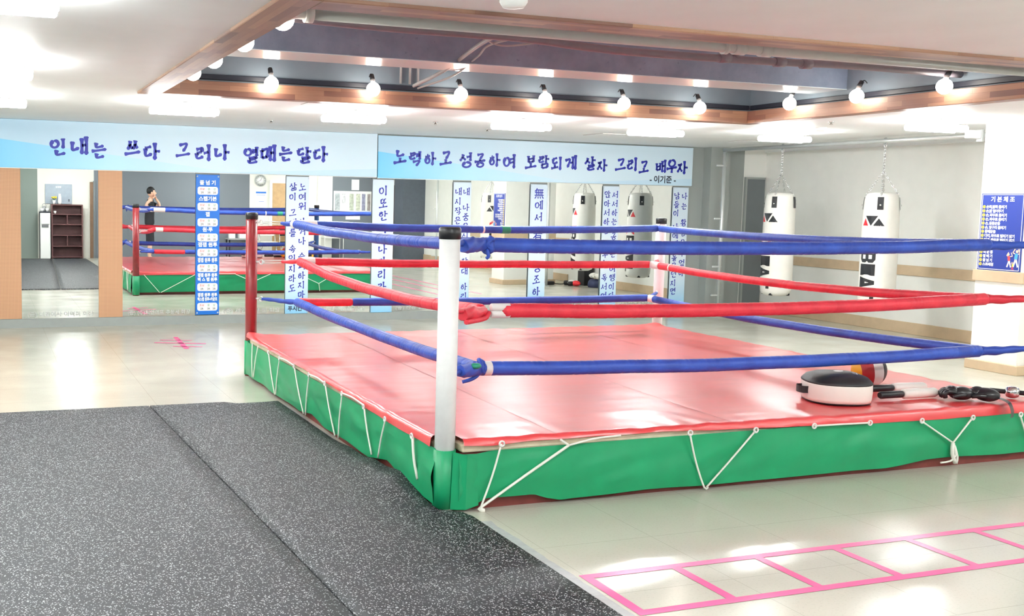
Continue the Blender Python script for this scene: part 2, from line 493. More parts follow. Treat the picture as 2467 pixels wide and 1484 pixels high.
WPOST = plain('white_post_paint', srgb(238, 238, 238), .4, var=.03, nscale=20)
PPOST = plain('pinkish_white_post_paint', srgb(240, 226, 228), .4, var=.02)
RPOST = plain('dark_red_post_paint', srgb(134, 26, 34), .33, var=.14, nscale=14, spec=.6)
BPOST = plain('blue_post_paint', srgb(36, 84, 140), .4, var=.06)
GREEN = plain('green_vinyl', srgb(14, 146, 96), .42, var=.07, nscale=5, bump=.12, bscale=14)
FOAM = plain('cream_foam', srgb(240, 226, 196), .8, var=.06, nscale=20)
BROWNST = plain('red_brown_steel', srgb(118, 52, 46), .55, var=.16, nscale=10)
CORD = plain('white_cord', srgb(238, 236, 228), .6, var=.03)
RBLUE = m_rope('blue_rope_wrap', srgb(52, 88, 190), srgb(40, 68, 160))
RRED = m_rope('red_rope_wrap', srgb(226, 58, 74), srgb(202, 44, 62))
TAPEW = plain('white_tape', srgb(232, 230, 228), .5, var=.03)
TAPEG = plain('green_tape', srgb(24, 140, 110), .4, var=.05)
PINK = plain('pink_floor_tape', srgb(250, 96, 156), .3, var=.04, nscale=6)
DUCT = plain('grey_duct_tape', srgb(176, 178, 180), .22, var=.06, nscale=20, bump=.25, bscale=50)
BAGW = plain('white_bag_leather', srgb(238, 236, 230), .4, var=.02, bump=.05)
INKB = plain('black_print', srgb(22, 24, 30), .4, var=.0)
INKR = plain('red_print', srgb(220, 34, 46), .4, var=.0)
INKBLUE = plain('blue_brush_ink', srgb(28, 38, 158), .45, var=.08, nscale=20)
INKSIGN = plain('dark_print', srgb(30, 36, 60), .45, var=.0)
INKW = plain('white_print', srgb(246, 246, 246), .4, var=.0)
STICKER = plain('white_mirror_sticker', srgb(226, 228, 226), .5, var=.0); STICKER.node_tree.nodes['Principled BSDF'].inputs['Alpha'].default_value = .55
SIGNBLUE = plain('bright_blue_board', srgb(24, 110, 206), .4, var=.03)
NAVY = plain('navy_board', srgb(28, 52, 140), .4, var=.03)
YEL = plain('yellow_print', srgb(244, 214, 60), .4, var=.0)
INKGREY = plain('grey_print', srgb(120, 120, 124), .45, var=.0)
INKROSE = plain('rose_print', srgb(206, 110, 116), .45, var=.0)
INKGREEN = plain('green_print', srgb(120, 170, 140), .45, var=.0)
SKIN = plain('skin', srgb(226, 180, 156), .5, var=.03)
HAIR = plain('black_hair', srgb(24, 22, 24), .45, var=.1, bump=.3, bscale=90)
CLOTH = plain('black_cloth', srgb(30, 31, 38), .8, var=.08, bump=.1)
LTUBE = glow('lit_tube', (.965, 1, .985, 1), TUBE)
LBULB = glow('lit_globe', (1, .93, .82, 1), BULB)

# ------------------------------------------------------------------ room shell
struct(MB().box((XL-.2, B-.3, -.1), (XR+.4, W+.3, 0)).build('floor', FLOOR))
px0, px1, py0, py1 = 1.2, 7.47, 4.45, 9.07        # opening in the ceiling
PT = 3.05                                         # top of the opening
c = MB()
for a, b in (((XL, B), (px0, W+.1)), ((px1, B), (XR+.3, W+.1)), ((px0, B), (px1, py0)), ((px0, py1), (px1, W+.1))):
    c.box((a[0], a[1], H), (b[0], b[1], H+.1))
c.box((px0-.1, py0-.1, PT), (px1+.1, py1+.1, PT+.1))
struct(c.build('ceiling', CEIL))
c = MB()
c.box((px0-.08, py0-.08, H+.1), (px0, py1+.08, PT)).box((px1, py0-.08, H+.1), (px1+.08, py1+.08, PT))
c.box((px0, py0-.08, H+.1), (px1, py0, PT)).box((px0, py1, H+.1), (px1, py1+.08, PT))
struct(c.build('ceiling_well_wall', PITGREY))
# the mirror wall, the wall behind the camera, side walls
struct(MB().box((XL, W+.012, 0), (XR+.2, W+.2, H)).build('wall_back', paint_x('back_wall_paint', [(-9, srgb(156, 162, 160)), (10.79, srgb(242, 242, 238))])))
struct(MB().box((10.05, W-.16, 0), (10.39, W+.012, H)).build('wall_pillar', GREYWALL))
struct(MB().box((XL, W-.012, 0), (9.83, W+.012, .107)).build('baseboard_back', SKIRT))
PX = [(-9, srgb(126, 136, 130)), (1.16, srgb(222, 220, 212)), (2.52, srgb(118, 124, 132)), (6.54, srgb(232, 230, 224)), (8.83, srgb(118, 124, 132)), (10.35, srgb(226, 224, 218))]
struct(MB().box((XL, B-.2, 0), (XR+.2, B, H)).build('wall_front', paint_x('front_wall_paint', PX)))
struct(MB().box((8.41, B, 0), (8.82, B+.1, H)).build('wall_pillar', WHITEWALL))
struct(MB().box((XL-.2, B, 0), (XL, W, H)).build('wall_left', WHITEWALL))
struct(MB().box((XR, B, 0), (XR+.2, W+.012, H)).build('wall_right', WHITEWALL))
struct(MB().box((XR-.02, 7.94, 0), (XR, W, .15), .004, 1).build('baseboard_right', LWOOD))
struct(MB().box((XR-.02, B, 0), (XR, 7.42, .15), .004, 1).build('baseboard_right', LWOOD))
struct(MB().box((XR-.024, 7.94, .755), (XR, W, .885), .006, 1).build('trim_1', LWOOD))
struct(MB().box((XR-.024, 1.0, .755), (XR, 7.42, .885), .006, 1).build('trim_2', LWOOD))
struct(MB().box((XR-.05, B, 2.43), (XR, W, H)).build('trim_3', CEIL))
d = MB().box((10.83, W-.02, 0), (XR-.03, W+.012, 2.02)).build('door_1', DARKGREY); struct(d)
MB().box((10.80, W-.035, 0), (10.83, W+.012, 2.05)).box((10.83, W-.035, 2.02), (XR-.03, W+.012, 2.05)).build('door_frame', GREYWALL, d)
# pillar with the poster
c = MB().box((9.45, 7.42, 0), (10.55, 7.94, H)); struct(c.build('wall_pillar', WHITEWALL))
c = MB()
for z0, z1, e in ((0, .095, .035), (.9, 1.012, .022)):
    c.box((9.45-e, 7.42-e, z0), (10.55+e, 7.94+e, z1), .004, 1)
struct(c.build('trim_4', LWOOD))

# wooden surround of the recess
tr = []
tr.append(MB().box((px0-.01, py0-.01, H-.018), (px0+.175, py1+.01, H+.105), .004, 1))
tr.append(MB().box((px1-.14, py0-.01, H-.018), (px1+.01, py1+.01, H+.105), .004, 1))
tr.append(MB().box((px0+.175, py0-.01, H-.018), (px1-.14, py0+.2, H+.105), .004, 1))
tr.append(MB().box((px0+.175, py1-.14, H-.018), (px1-.14, py1+.01, H+.105), .004, 1))
for i, t in enumerate(tr): struct(t.build('trim_%d' % (5+i), WOODY if i < 2 else WOOD))
# concrete beam across the recess
bm_ = MB().box((px0, 7.76, 2.70), (px1, 8.2, PT)).build('ceiling_beam', BEAMP); struct(bm_)
MB().box((px0, 7.755, 2.694), (px1, 8.205, 2.70)).build('beam_soffit', BEAMB, bm_)

# ------------------------------------------------------------------ lights
def make_fixture(loc, label, group):
    t = thing('ceiling_light', label, 'ceiling light', loc, group)
    x, y, z = loc
    MB().box((x-.30, y-.06, z-.03), (x+.30, y+.06, z), .006, 1).box((x-.05, y-.085, z-.045), (x+.05, y+.085, z-.01), .005, 1).build('light_body', WHITE, t)
    for s in (-1, 1):
        m = MB()
        P = [(x-.31, y+s*.065, z-.085), (x-.30, y+s*.065, z-.085), (x+.30, y+s*.065, z-.085), (x+.31, y+s*.065, z-.085)]
        m.tube(P, lambda q: .034 if .01 < q < .99 else .024, 10)
        m.build('tube', LTUBE, t)
        for e in (-.2, .2): MB().box((x+e-.01, y+s*.05-.008, z-.06), (x+e+.01, y+s*.05+.008, z-.03)).build('bracket', WHITE, t)
    return t
GL = 'ceiling lights in view'
f0 = make_fixture((1.72, 9.85, H), 'lit twin-tube ceiling light above the first words of the 인내는 banner', GL)
FX = [(0.02, 9.85, 'lit twin-tube ceiling light at the left picture edge, nearest the mirror wall'),
      (3.38, 9.85, 'lit twin-tube ceiling light above the last words of the 인내는 banner'),
      (5.22, 9.85, 'lit twin-tube ceiling light above the first words of the 노력하고 banner'),
      (6.87, 9.85, 'lit twin-tube ceiling light above the last words of the 노력하고 banner'),
      (8.62, 9.85, 'lit twin-tube ceiling light between the banner and the near hanging bag'),
      (8.55, 7.72, 'lit twin-tube ceiling light beside the white pillar'),
      (-.02, 7.4, 'lit twin-tube ceiling light at the left picture edge, second from the mirror wall'),
      (-.02, 4.72, 'lit twin-tube ceiling light cut by the top left picture corner')]
for x, y, lb in FX: dup(f0, (x, y, H), lb, GL)
for y in (5.5,): dup(f0, (9.6, y, H), 'lit twin-tube ceiling light out of view beyond the right picture edge', 'ceiling lights out of view')
for y in (2.3, .3):
    for x in (-1.6, 1.8, 5.2, 8.6):
        y_ = y
        dup(f0, (x, y_, H), 'lit twin-tube ceiling light in the rows overhead and behind the camera', 'ceiling lights out of view')
for y in (7.4, 4.7): dup(f0, (-1.8, y, H), 'lit twin-tube ceiling light out of view beyond the left picture edge', 'ceiling lights out of view')

def make_bulb(loc, wall, label, group):
    t = thing('globe_bulb', label, 'light bulb', loc, group)
    x, y, z = loc; d = Vector(wall)
    c0 = Vector(loc)
    a = c0+Vector((0, 0, .055))+d*.02
    MB().ball(c0, .062, n=18).build('globe', LBULB, t)
    MB().cyl(c0+Vector((0, 0, .042)), a+Vector((0, 0, .03)), .02, .019, 14).build('bulb_collar', WHITE, t)
    b = a+Vector((0, 0, .075))+d*.03
    MB().cyl(a+Vector((0, 0, .03)), b, .022, .02, 14).tube(smoothpath([b, b+d*.03+Vector((0, 0, .012)), b+d*.06+Vector((0, 0, -.01))], .01), .0045, 8).build('socket', BLACKP, t)
    return t
bb = [2.285, 3.21, 4.06, 4.93, 5.79, 6.67]
g = 'globe bulbs round the ceiling recess'
O6 = ['first', 'second', 'third', 'fourth', 'fifth', 'sixth']
k0 = make_bulb((bb[0], 8.84, 2.572), (0, 1, 0), 'first lit globe bulb along the long recess side, from the half hidden ones', g)
for i, x in enumerate(bb[1:]): dup(k0, (x, 8.84, 2.572), '%s lit globe bulb along the long recess side, from the half hidden ones' % O6[i+1], g)
k1 = make_bulb((7.22, 8.21, 2.59), (1, 0, 0), 'lit globe bulb on the recess side towards the punch bags, first from back corner', g)
for y, o_ in ((7.38, 'second'), (6.47, 'third')): dup(k1, (7.22, y, 2.59), 'lit globe bulb on the recess side towards the punch bags, %s from the back corner' % o_, g)
k2 = make_bulb((1.5, 8.21, 2.552), (-1, 0, 0), 'lit globe bulb half hidden by the wooden trim, first from back corner', g)
for y, o_ in ((7.41, 'second'), (6.48, 'third'), (5.57, 'fourth')):
    dup(k2, (1.5, y, 2.558), 'lit globe bulb half hidden by wooden trim, %s from the back' % o_, g)

# ------------------------------------------------------------------ pipes and cables in the recess
for a, b, lb in (((px0+.04, py1-.034, 2.60), (px1-.04, py1-.002, 2.645), 'dark cable duct along the long back wall of the recess'), ((px1-.034, py0+.01, 2.60), (px1-.002, py1-.04, 2.645), 'dark cable duct along the short recess wall nearest the punch bags'), ((px0+.002, py0+.01, 2.60), (px0+.034, py1-.04, 2.645), 'dark cable duct along the short recess wall with the half hidden bulbs')):
    tag(MB().box(a, b, .004, 1).build('cable_duct', CABLE), lb, 'cable duct', 'cable ducts in the recess')
t = thing('drain_pipe', 'pale grey pipe running the whole length of the recess front', 'pipe', (1.6, 5.5, 2.585))
m = MB().cyl((1.62, 5.5, 2.585), (px1-.04, 5.5, 2.585), .033, n=20); m.build('pipe_run', PVC, t)
for x, h_, r_ in ((4.42, .04, .041), (4.62, .04, .041), (4.315, .015, .044)): MB().cyl((x-h_, 5.5, 2.585), (x+h_, 5.5, 2.585), r_, n=20).build('coupling', PVC, t)
m = MB().tube(smoothpath([(1.62, 5.5, 2.585), (1.55, 5.5, 2.588), (1.48, 5.47, 2.56), (1.42, 5.42, 2.52)], .01), .037, 20)
m.cyl((1.60, 5.5, 2.585), (1.645, 5.5, 2.585), .05, n=20); m.build('elbow', PVCW, t)
for x in (2.1, 3.0, 4.2, 4.85, 6.0): MB().tube([(x, 5.5, 2.61), (x, 5.5, PT)], .006, 8).box((x-.012, 5.47, 2.61), (x+.012, 5.53, 2.63)).build('hanger', STEEL, t)
t = thing('service_pipe', 'mauve grey pipe with fittings behind the pale drain pipe', 'pipe', (3.4, 6.5, 2.7))
m = MB().tube(smoothpath([(1.75, 6.5, 2.73), (2.5, 6.5, 2.715), (3.4, 6.5, 2.715), (3.9, 6.5, 2.69), (4.4, 6.5, 2.678), (5.5, 6.5, 2.685), (6.2, 6.5, 2.70), (px1-.05, 6.5, 2.70)], .1), .028, 16)
m.build('pipe_run', BROWNPIPE, t)
for x in (5.1, 5.6, 5.85): MB().cyl((x-.045, 6.5, 2.685), (x+.045, 6.5, 2.688), .036, n=16).build('coupling', BROWNPIPE, t)
MB().cyl((5.2, 6.5, 2.69), (5.2, 6.5, 2.79), .03, n=14).build('branch', BROWNPIPE, t)
t = thing('conduit_run', 'grey conduits sloping across the recess to the back bulbs', 'conduit', (3.3, 7, 2.75))
m = MB().tube(smoothpath([(3.45, 6.2, 2.79), (3.38, 6.9, 2.76), (3.62, 8.2, 2.70), (3.62, 8.9, 2.63)], .05), .016, 12); m.build('thick_conduit', CONDUIT, t)
m = MB().tube(smoothpath([(3.9, 6.4, 2.80), (3.5, 7.0, 2.76), (3.62, 7.6, 2.73), (3.74, 8.3, 2.67), (3.66, 8.9, 2.61)], .05), .009, 10)
m.tube(smoothpath([(3.25, 6.9, 2.80), (3.4, 7.0, 2.77), (3.6, 7.05, 2.745), (3.9, 6.8, 2.78)], .04), .007, 8); m.build('thin_cable', CONDUIT, t)
for x in (3.55, 3.64, 3.72): MB().tube([(x, py1-.02, 2.66), (x, py1-.02, PT)], .011, 10).build('riser', CONDUIT, t)

# ------------------------------------------------------------------ small fittings on the ceiling
def detector(x, y, lb):
    t = thing('smoke_detector', lb, 'smoke detector', (x, y, H), 'smoke detectors')
    MB().lathe((x, y, H), [(.06, 0), (.06, -.02), (.045, -.042), (0, -.048)], 28).build('detector_body', WHITE, t)
    MB().lathe((x, y, H), [(.066, 0), (.066, -.008)], 28).build('base_ring', WHITE, t)
detector(2.118, 4.10, 'white round smoke detector just in front of the wooden recess trim')
detector(8.47, 9.14, 'white round smoke detector between the recess and the punch bags')
def sprinkler(x, y, lb):
    t = thing('sprinkler_head', lb, 'sprinkler', (x, y, H), 'sprinkler heads')
    MB().lathe((x, y, H), [(.03, 0), (.028, -.006), (.008, -.008), (.008, -.02), (0, -.02)], 18).build('rosette', CHROME, t)
    MB().lathe((x, y, H-.03), [(.018, 0), (.018, .002)], 12).tube([(x-.01, y, H-.028), (x-.01, y, H-.012)], .002, 6).tube([(x+.01, y, H-.028), (x+.01, y, H-.012)], .002, 6).build('deflector', BRASS, t)
for x, y, lb in ((7.99, 8.48, 'small sprinkler head beside the smoke detector'), (3.0, 11.6, 'small sprinkler head above the middle of the 인내는 banner'),
                 (4.66, 10.8, 'small sprinkler head above the join of the two banners'), (5.64, 11.5, 'small sprinkler head above the first words of the 노력하고 banner')):
    sprinkler(x, y, lb)
def hatch(x0, y0, x1, y1, lb):
    t = MB().box((x0, y0, H-.006), (x1, y1, H+.01), .002, 1).build('ceiling_hatch', CEIL)
    tag(t, lb, 'access hatch', 'ceiling access hatches')
    m = MB(); e = .008
    m.box((x0-e, y0-e, H-.003), (x1+e, y0, H+.005)).box((x0-e, y1, H-.003), (x1+e, y1+e, H+.005)).box((x0-e, y0, H-.003), (x0, y1, H+.005)).box((x1, y0, H-.003), (x1+e, y1, H+.005))
    m.build('hatch_frame', BRASS, t)
hatch(2.74, 9.25, 3.06, 9.48, 'square ceiling hatch just behind the recess, by the second back bulb')
hatch(7.12, 11.3, 7.45, 11.75, 'square ceiling hatch above the middle of the 노력하고 banner')
hatch(6.6, 9.22, 6.95, 9.55, 'square ceiling hatch close behind the recess corner nearest the punch bags')
hatch(9.35, 11.4, 9.7, 11.75, 'square ceiling hatch over the gap before the steel bag frame')
t = thing('emergency_light', 'small white box under the ceiling at the top of the pillar', 'emergency light', (9.36, 7.98, 2.36))
MB().box((9.28, 7.96, 2.33), (9.42, 8.04, 2.41), .008, 2).build('lamp_box', WHITE, t)
MB().box((9.43, 7.965, 2.30), (9.47, 8.03, 2.42), .004, 1).build('wall_plate', PVC, t)

# ------------------------------------------------------------------ mirror wall
ORD = ['first', 'second', 'third', 'fourth', 'fifth', 'sixth', 'seventh', 'eighth']
mtxt = ['(증) 대표이사 이덕희 회장', '(증) (주)씨앤에프 추봉세 회장', '(증) 세인영 상 현 회장', '(증) 한국권투 정 인 규 회장', '(증) 한경 정덕 선 회장', '(증) 체육관 후원 일동', '(증) 서울 권투 동호회', '(주) 편안사 주민자치위원회']
mx = [(.364, 1.256), (1.543, 2.437), (2.742, 3.603), (3.914, 4.785), (5.092, 5.957), (6.228, 7.14), (7.412, 8.315), (8.59, 9.506)]
mdesc = ['tall wall mirror between the two woven panels, showing shelf and water cooler', 'tall wall mirror beside the blue schedule board, showing the person',
         'tall wall mirror between the blue schedule board and the two-column sign', 'tall wall mirror between the 푸시킨 sign and the 이또한 sign', 'tall wall mirror between the 이또한 sign and the sign behind the front post',
         'tall wall mirror between the sign behind the front post and the 無에서 sign', 'tall wall mirror between the 無에서 sign and the 서서하는 sign', 'tall wall mirror next to last sign, nearest the grey wall end']
for i, (a, b) in enumerate(mx):
    t = MB().box((a, W, .108), (b, W+.011, 1.9)).build('wall_mirror', MIRROR)
    tag(t, mdesc[i], 'mirror', 'mirror panels along the back wall')
    m = MB(); write(m, mtxt[i], .062, ((a+b)/2, W-.0008, .135), (1, 0, 0), (0, 0, 1), .0012, fit=(b-a)*.86)
    o = m.build('lettering', STICKER, t); o['label'] = 'white lettering along the mirror foot'
for a, b, lb in ((-.02, .363, 'woven orange-brown wall panel at the left picture edge'), (1.257, 1.542, 'woven orange-brown wall panel between the first two mirrors')):
    t = MB().box((a, W-.01, .108), (b, W+.011, 1.9), .003, 1).build('woven_panel', WOVEN)
    tag(t, lb, 'wall panel', 'woven wall panels')
# strips of backing under the hanging signs are the wall itself
def banner(x0, x1, z0, z1, lb, lines, name):
    t = MB().box((x0, W-.045, z0), (x1, W-.03, z1), .004, 1).build('banner', m_banner(name, x0, x1, z0, z1))
    tag(t, lb, 'banner', 'long blue banners above the mirrors')
    fr = MB(); e = .012
    fr.box((x0, W-.03, z0-.006), (x1, W-.0, z0+.02)).box((x0, W-.03, z1-.02), (x1, W-.0, z1))
    fr.build('banner_frame', STEEL, t)
    return t
t = banner(-.02, 4.836, 1.902, 2.468, 'long pale blue banner with the brush words 인내는 쓰다 그러나', None, 'banner_print_left')
m = MB()
xs = [.70, .955, 1.185, None, 1.575, 1.83, None, 2.20, 2.47, 2.745, None, 3.03, 3.245, 3.47, None, 3.80, 4.02]
s = '인내는 쓰다 그러나 열매는 달다'
x = .70
pos = {0: .70, 1: .93, 2: 1.17, 4: 1.56, 5: 1.79, 7: 2.18, 8: 2.42, 9: 2.66, 11: 3.04, 12: 3.25, 13: 3.49, 15: 3.73, 16: 3.95}
for i, ch in enumerate(s):
    if i in pos: brush(m, ch, (pos[i], W-.0462, 2.055+.02*math.sin(i*2.1)), (1, 0, 0), (0, 0, 1), .194*(1+.06*math.sin(i*1.7)), .29, .12)
m.build('lettering', INKBLUE, t)
t = banner(4.846, 9.815, 1.892, 2.452, 'long pale blue banner with the brush words 노력하고 성공하여', None, 'banner_print_right')
m = MB(); s = '노력하고 성공하여 보람되게 살자 그리고 배우자'
groups = s.split(' '); starts = [5.06, 6.02, 7.02, 7.97, 8.475, 9.165]; step = [.222, .222, .208, .205, .20, .185]
ci = 0
for gtxt, x, st in zip(groups, starts, step):
    for j, ch in enumerate(gtxt):
        ci += 1
        brush(m, ch, (x+j*st, W-.0462, 2.075+.012*math.sin(ci*2.1)-.006*(x-5)/5), (1, 0, 0), (0, 0, 1), .186*(1+.05*math.sin(ci*1.7)), .28, .12)
m.build('lettering', INKBLUE, t)
m = MB(); write(m, '- 이기준 -', .115, (9.30, W-.0462, 1.935), (1, 0, 0), (0, 0, 1), .003)
m.build('attribution', INKSIGN, t)
# hanging signs between the mirrors
def sign(x0, x1, z0, lb, cols, foot=None, sz=.108, pitch=.142, ztop=1.865):
    t = MB().box((x0, W-.022, z0), (x1, W-.012, ztop), .003, 1).build('motto_sign', m_strip('motto_sign_print', z0, ztop))
    tag(t, lb, 'sign', 'narrow blue signs between the mirrors')
    m = MB()
    for cx, z, txt, p in cols:
        for ch in txt:
            if ch != ' ':
                if 0xAC00 <= ord(ch) <= 0xD7A3: brush(m, ch, (cx-sz/2, W-.0232, z-sz), (1, 0, 0), (0, 0, 1), sz, .2, .1)
                else: write(m, ch, sz*1.25, (cx, W-.0232, z-sz), (1, 0, 0), (0, 0, 1), .002)
                z -= p
            else: z -= p*.62
    m.build('lettering', INKBLUE, t)
    if foot:
        m = MB(); write(m, foot, .07, ((x0+x1)/2-.02, W-.0232, z0+.04), (1, 0, 0), (0, 0, 1), .002); m.build('attribution', INKSIGN, t)
    for xx in (x0+.012, x1-.012):
        for zz in (z0+.02, ztop-.015): MB().lathe((xx, W-.022, zz), [(.006, 0), (.004, -.004), (0, -.005)], 10, 'Y').build('screw', STEEL, t)
    return t
sign(3.605, 3.912, .108, 'narrow blue sign with two brush columns, ending 푸시킨 at its foot', [(3.695, 1.80, '삶이 그대를 속일지라도', .128), (3.822, 1.80, '노여워 하거나 슬퍼하지마라', .124)], '푸시킨', .1, ztop=1.882)
sign(4.787, 5.09, .1, 'narrow blue sign with one column reading 이또한 지나가리라', [(4.94, 1.79, '이또한 지나가리라', .168)], None, .13, ztop=1.872)
sign(5.958, 6.226, .09, 'narrow blue sign with two columns behind the white front post', [(6.03, 1.785, '내시작은 미약하나', .132), (6.15, 1.785, '내 나중은심히 창대 하리라', .132)], None, .1, ztop=1.862)
sign(7.141, 7.41, .085, 'narrow blue sign starting with two Chinese characters, 無에서 有를', [(7.275, 1.80, '無에서 有를 창조하라', .168)], None, .125, ztop=1.86)
sign(8.316, 8.588, .085, 'narrow blue sign with columns starting 앉아서 and 서서하는', [(8.385, 1.79, '앉아서하는 공부는 독서여', .13), (8.515, 1.79, '서서하는 공부는 여행이다', .13)], None, .1, ztop=1.86)
sign(9.508, 9.782, .08, 'narrow blue sign next to the grey wall, columns starting 남들이 and 나는', [(9.575, 1.79, '남들이 나에게 돌을던지면', .126), (9.71, 1.79, '나는 황금을주었다', .15)], None, .1, ztop=1.868)
# blue schedule board
t = thing('schedule_board', 'tall bright blue board listing training rounds in white boxes', 'board', (2.59, W-.02, .116))
MB().box((2.440, W-.022, .116), (2.740, W-.01, 1.878), .004, 1).build('board_panel', SIGNBLUE, t)
rows = [(1.80, ['줄 넘 기'], '3R'), (1.60, ['스텝기본'], '4R'), (1.405, ['잽'], '3R'), (1.215, ['원·투'], '3R'), (1.025, ['잽잽 원투'], '3R'), (.83, ['잽잽 원투 원투'], '3R'), (.645, ['잽잽 원투 원투', '백 스 텝 원투'], '3R'), (.395, ['잽잽 원투 원투', '백스텝 원투+카운트'], '3R')]
mt, mb_, mp, mg, mr = MB(), MB(), MB(), MB(), MB()
YB = W-.0226
def rrect(mb, x0, z0, x1, z1, r, y):
    P = []
    for cx, cz, a0 in ((x1-r, z1-r, 0), (x0+r, z1-r, PI/2), (x0+r, z0+r, PI), (x1-r, z0+r, 1.5*PI)):
        for i in range(7): P.append((cx+r*math.cos(a0+PI/2*i/6), y, cz+r*math.sin(a0+PI/2*i/6)))
    mb.poly(P)
for z, ls, last in rows:
    mt, mb_ = MB(), MB()
    for j, tx in enumerate(ls):
        write(mt, tx, .062 if len(ls) == 1 else .05, (2.59, YB, z-.045-.055*j), (1, 0, 0), (0, 0, 1), .0028, fit=None if len(tx) < 7 else .25)
    zb = z-.075-.055*(len(ls)-1)
    rrect(mb_, 2.462, zb-.098, 2.718, zb+.002, .028, YB+.0003)
    write(mr, '초보', .034, (2.52, YB-.0006, zb-.04), (1, 0, 0), (0, 0, 1), .0006)
    write(mp, '중', .034, (2.605, YB-.0006, zb-.04), (1, 0, 0), (0, 0, 1), .0006)
    write(mp, '상', .034, (2.675, YB-.0006, zb-.04), (1, 0, 0), (0, 0, 1), .0006)
    mt.build('heading', INKW, t); mb_.build('white_box', INKW, t)
    for xx, tx in ((2.52, '2R'), (2.605, '3R'), (2.675, last)): write(mg, tx, .036, (xx, YB-.0006, zb-.083), (1, 0, 0), (0, 0, 1), .0008)
mr.build('beginner_print', INKROSE, t); mp.build('level_print', INKGREEN, t); mg.build('round_print', INKGREY, t)
for xx in (2.458, 2.722):
    for zz in (.14, 1.855): MB().lathe((xx, W-.022, zz), [(.011, 0), (.009, -.006), (0, -.008)], 14, 'Y').build('screw', STEEL, t)

# ------------------------------------------------------------------ exercise poster on the pillar
t = thing('exercise_poster', 'dark blue poster of numbered stretches on the pillar side', 'poster', (9.44, 7.68, 1.015))
xp = 9.438; Y0, Y1, Z0, Z1 = 7.45, 7.92, 1.014, 1.777
MB().box((xp, Y0, Z0), (9.4495, Y1, Z1)).build('poster_board', NAVY, t)
m = MB(); e = .012; xq = xp-.0006
def ring_rect(mb, a, b, c2, d2, wd):
    for p in ((a, b, a+wd, d2), (c2-wd, b, c2, d2), (a, b, c2, b+wd), (a, d2-wd, c2, d2)):
        mb.quad((xq, p[0], p[1]), (xq, p[2], p[1]), (xq, p[2], p[3]), (xq, p[0], p[3]))
ring_rect(m, Y0+.008, Z0+.008, Y1-.008, Z1-.008, .006); m.build('border', INKW, t)
m = MB(); write(m, '기 본 체 조', .058, (xq, 7.685, 1.70), (0, -1, 0), (0, 0, 1), .0022); m.build('heading', INKW, t)
items = ['손목,발목 돌리기', '손,발 털어주기', '손, 좌우로 돌리기', '손, 좌우로 올리기', '손, 몸통운동', '손, 옆구리 돌리기', '등배운동', '다리, 좌우로 벌리기 앉기', '다리, 좌우로 벌리기 걷기', '손, 굽히며 펴기', '앉 기', '목 운 동', '팔 떼 기', '줄 넘 기', '스트레칭']
m, md = MB(), MB()
for i, tx in enumerate(items):
    z = 1.645-i*.041
    write(m, tx, .036, (xq, 7.862, z-.013), (0, -1, 0), (0, 0, 1), .0014, 'LEFT', spacing=.86)
    md.poly([(xq, 7.885+.0165*math.cos(a*PI/8), z+.0165*math.sin(a*PI/8)) for a in range(16)])
m.build('list_print', INKW, t); md.build('number_dots', YEL, t)
m = MB()
for i in range(15): write(m, str(i+1), .022, (xq-.0006, 7.885, 1.637-i*.041), (0, -1, 0), (0, 0, 1), .0004)
m.build('numbers', NAVY, t)
def figure(name, y, z, h, mats, lean):
    """small printed figure stretching with raised arms"""
    parts = {'top': MB(), 'leg': MB(), 'skin': MB()}
    def rib(mb, pts, wd, dx=0):
        for (a, b), (c_, d_) in zip(pts, pts[1:]):
            n = Vector((-(d_-b), c_-a)).normalized()*wd/2
            mb.quad((xq-dx, y-(a+n.x)*h, z+(b+n.y)*h), (xq-dx, y-(a-n.x)*h, z+(b-n.y)*h), (xq-dx, y-(c_-n.x)*h, z+(d_-n.y)*h), (xq-dx, y-(c_+n.x)*h, z+(d_+n.y)*h))
    rib(parts['leg'], [(-.14, 0), (-.06, .25), (0, .48)], .1); rib(parts['leg'], [(.16, 0), (.08, .25), (.02, .48)], .1)
    rib(parts['top'], [(0, .45), (.04*lean, .78)], .2, .0002)
    rib(parts['skin'], [(.02*lean, .74), (-.2, .82), (-.06, 1.05)], .06); rib(parts['skin'], [(.06*lean, .74), (.24, .78), (.14, 1.04)], .06)
    parts['skin'].poly([(xq-.0004, y-(.06*lean+.08*math.cos(a*PI/6))*h, z+(.9+.09*math.sin(a*PI/6))*h) for a in range(12)])
    for k, mm in mats.items(): parts[k].build(name+'_'+k, mm, t)
PSKIN = plain('printed_skin', srgb(240, 200, 170), .5, var=0); PRED = plain('printed_red', srgb(214, 70, 80), .5, var=0); PBLU = plain('printed_blue', srgb(70, 160, 220), .5, var=0)
figure('woman', 7.57, 1.055, .14, {'top': PRED, 'leg': INKW, 'skin': PSKIN}, -1)
figure('man', 7.50, 1.06, .17, {'top': PBLU, 'leg': INKW, 'skin': PSKIN}, 1)
figure('child', 7.53, 1.03, .075, {'top': YEL, 'leg': PRED, 'skin': PSKIN}, 1)
tag(MB().tube(smoothpath([(9.62, 7.414, 1.95), (9.56, 7.41, 1.99), (9.66, 7.41, 2.06), (9.6, 7.412, 2.16), (9.68, 7.412, 2.26)], .02), .006, 8).build('power_cable', CONDUIT), 'pale cable hanging on the pillar above the poster', 'cable')

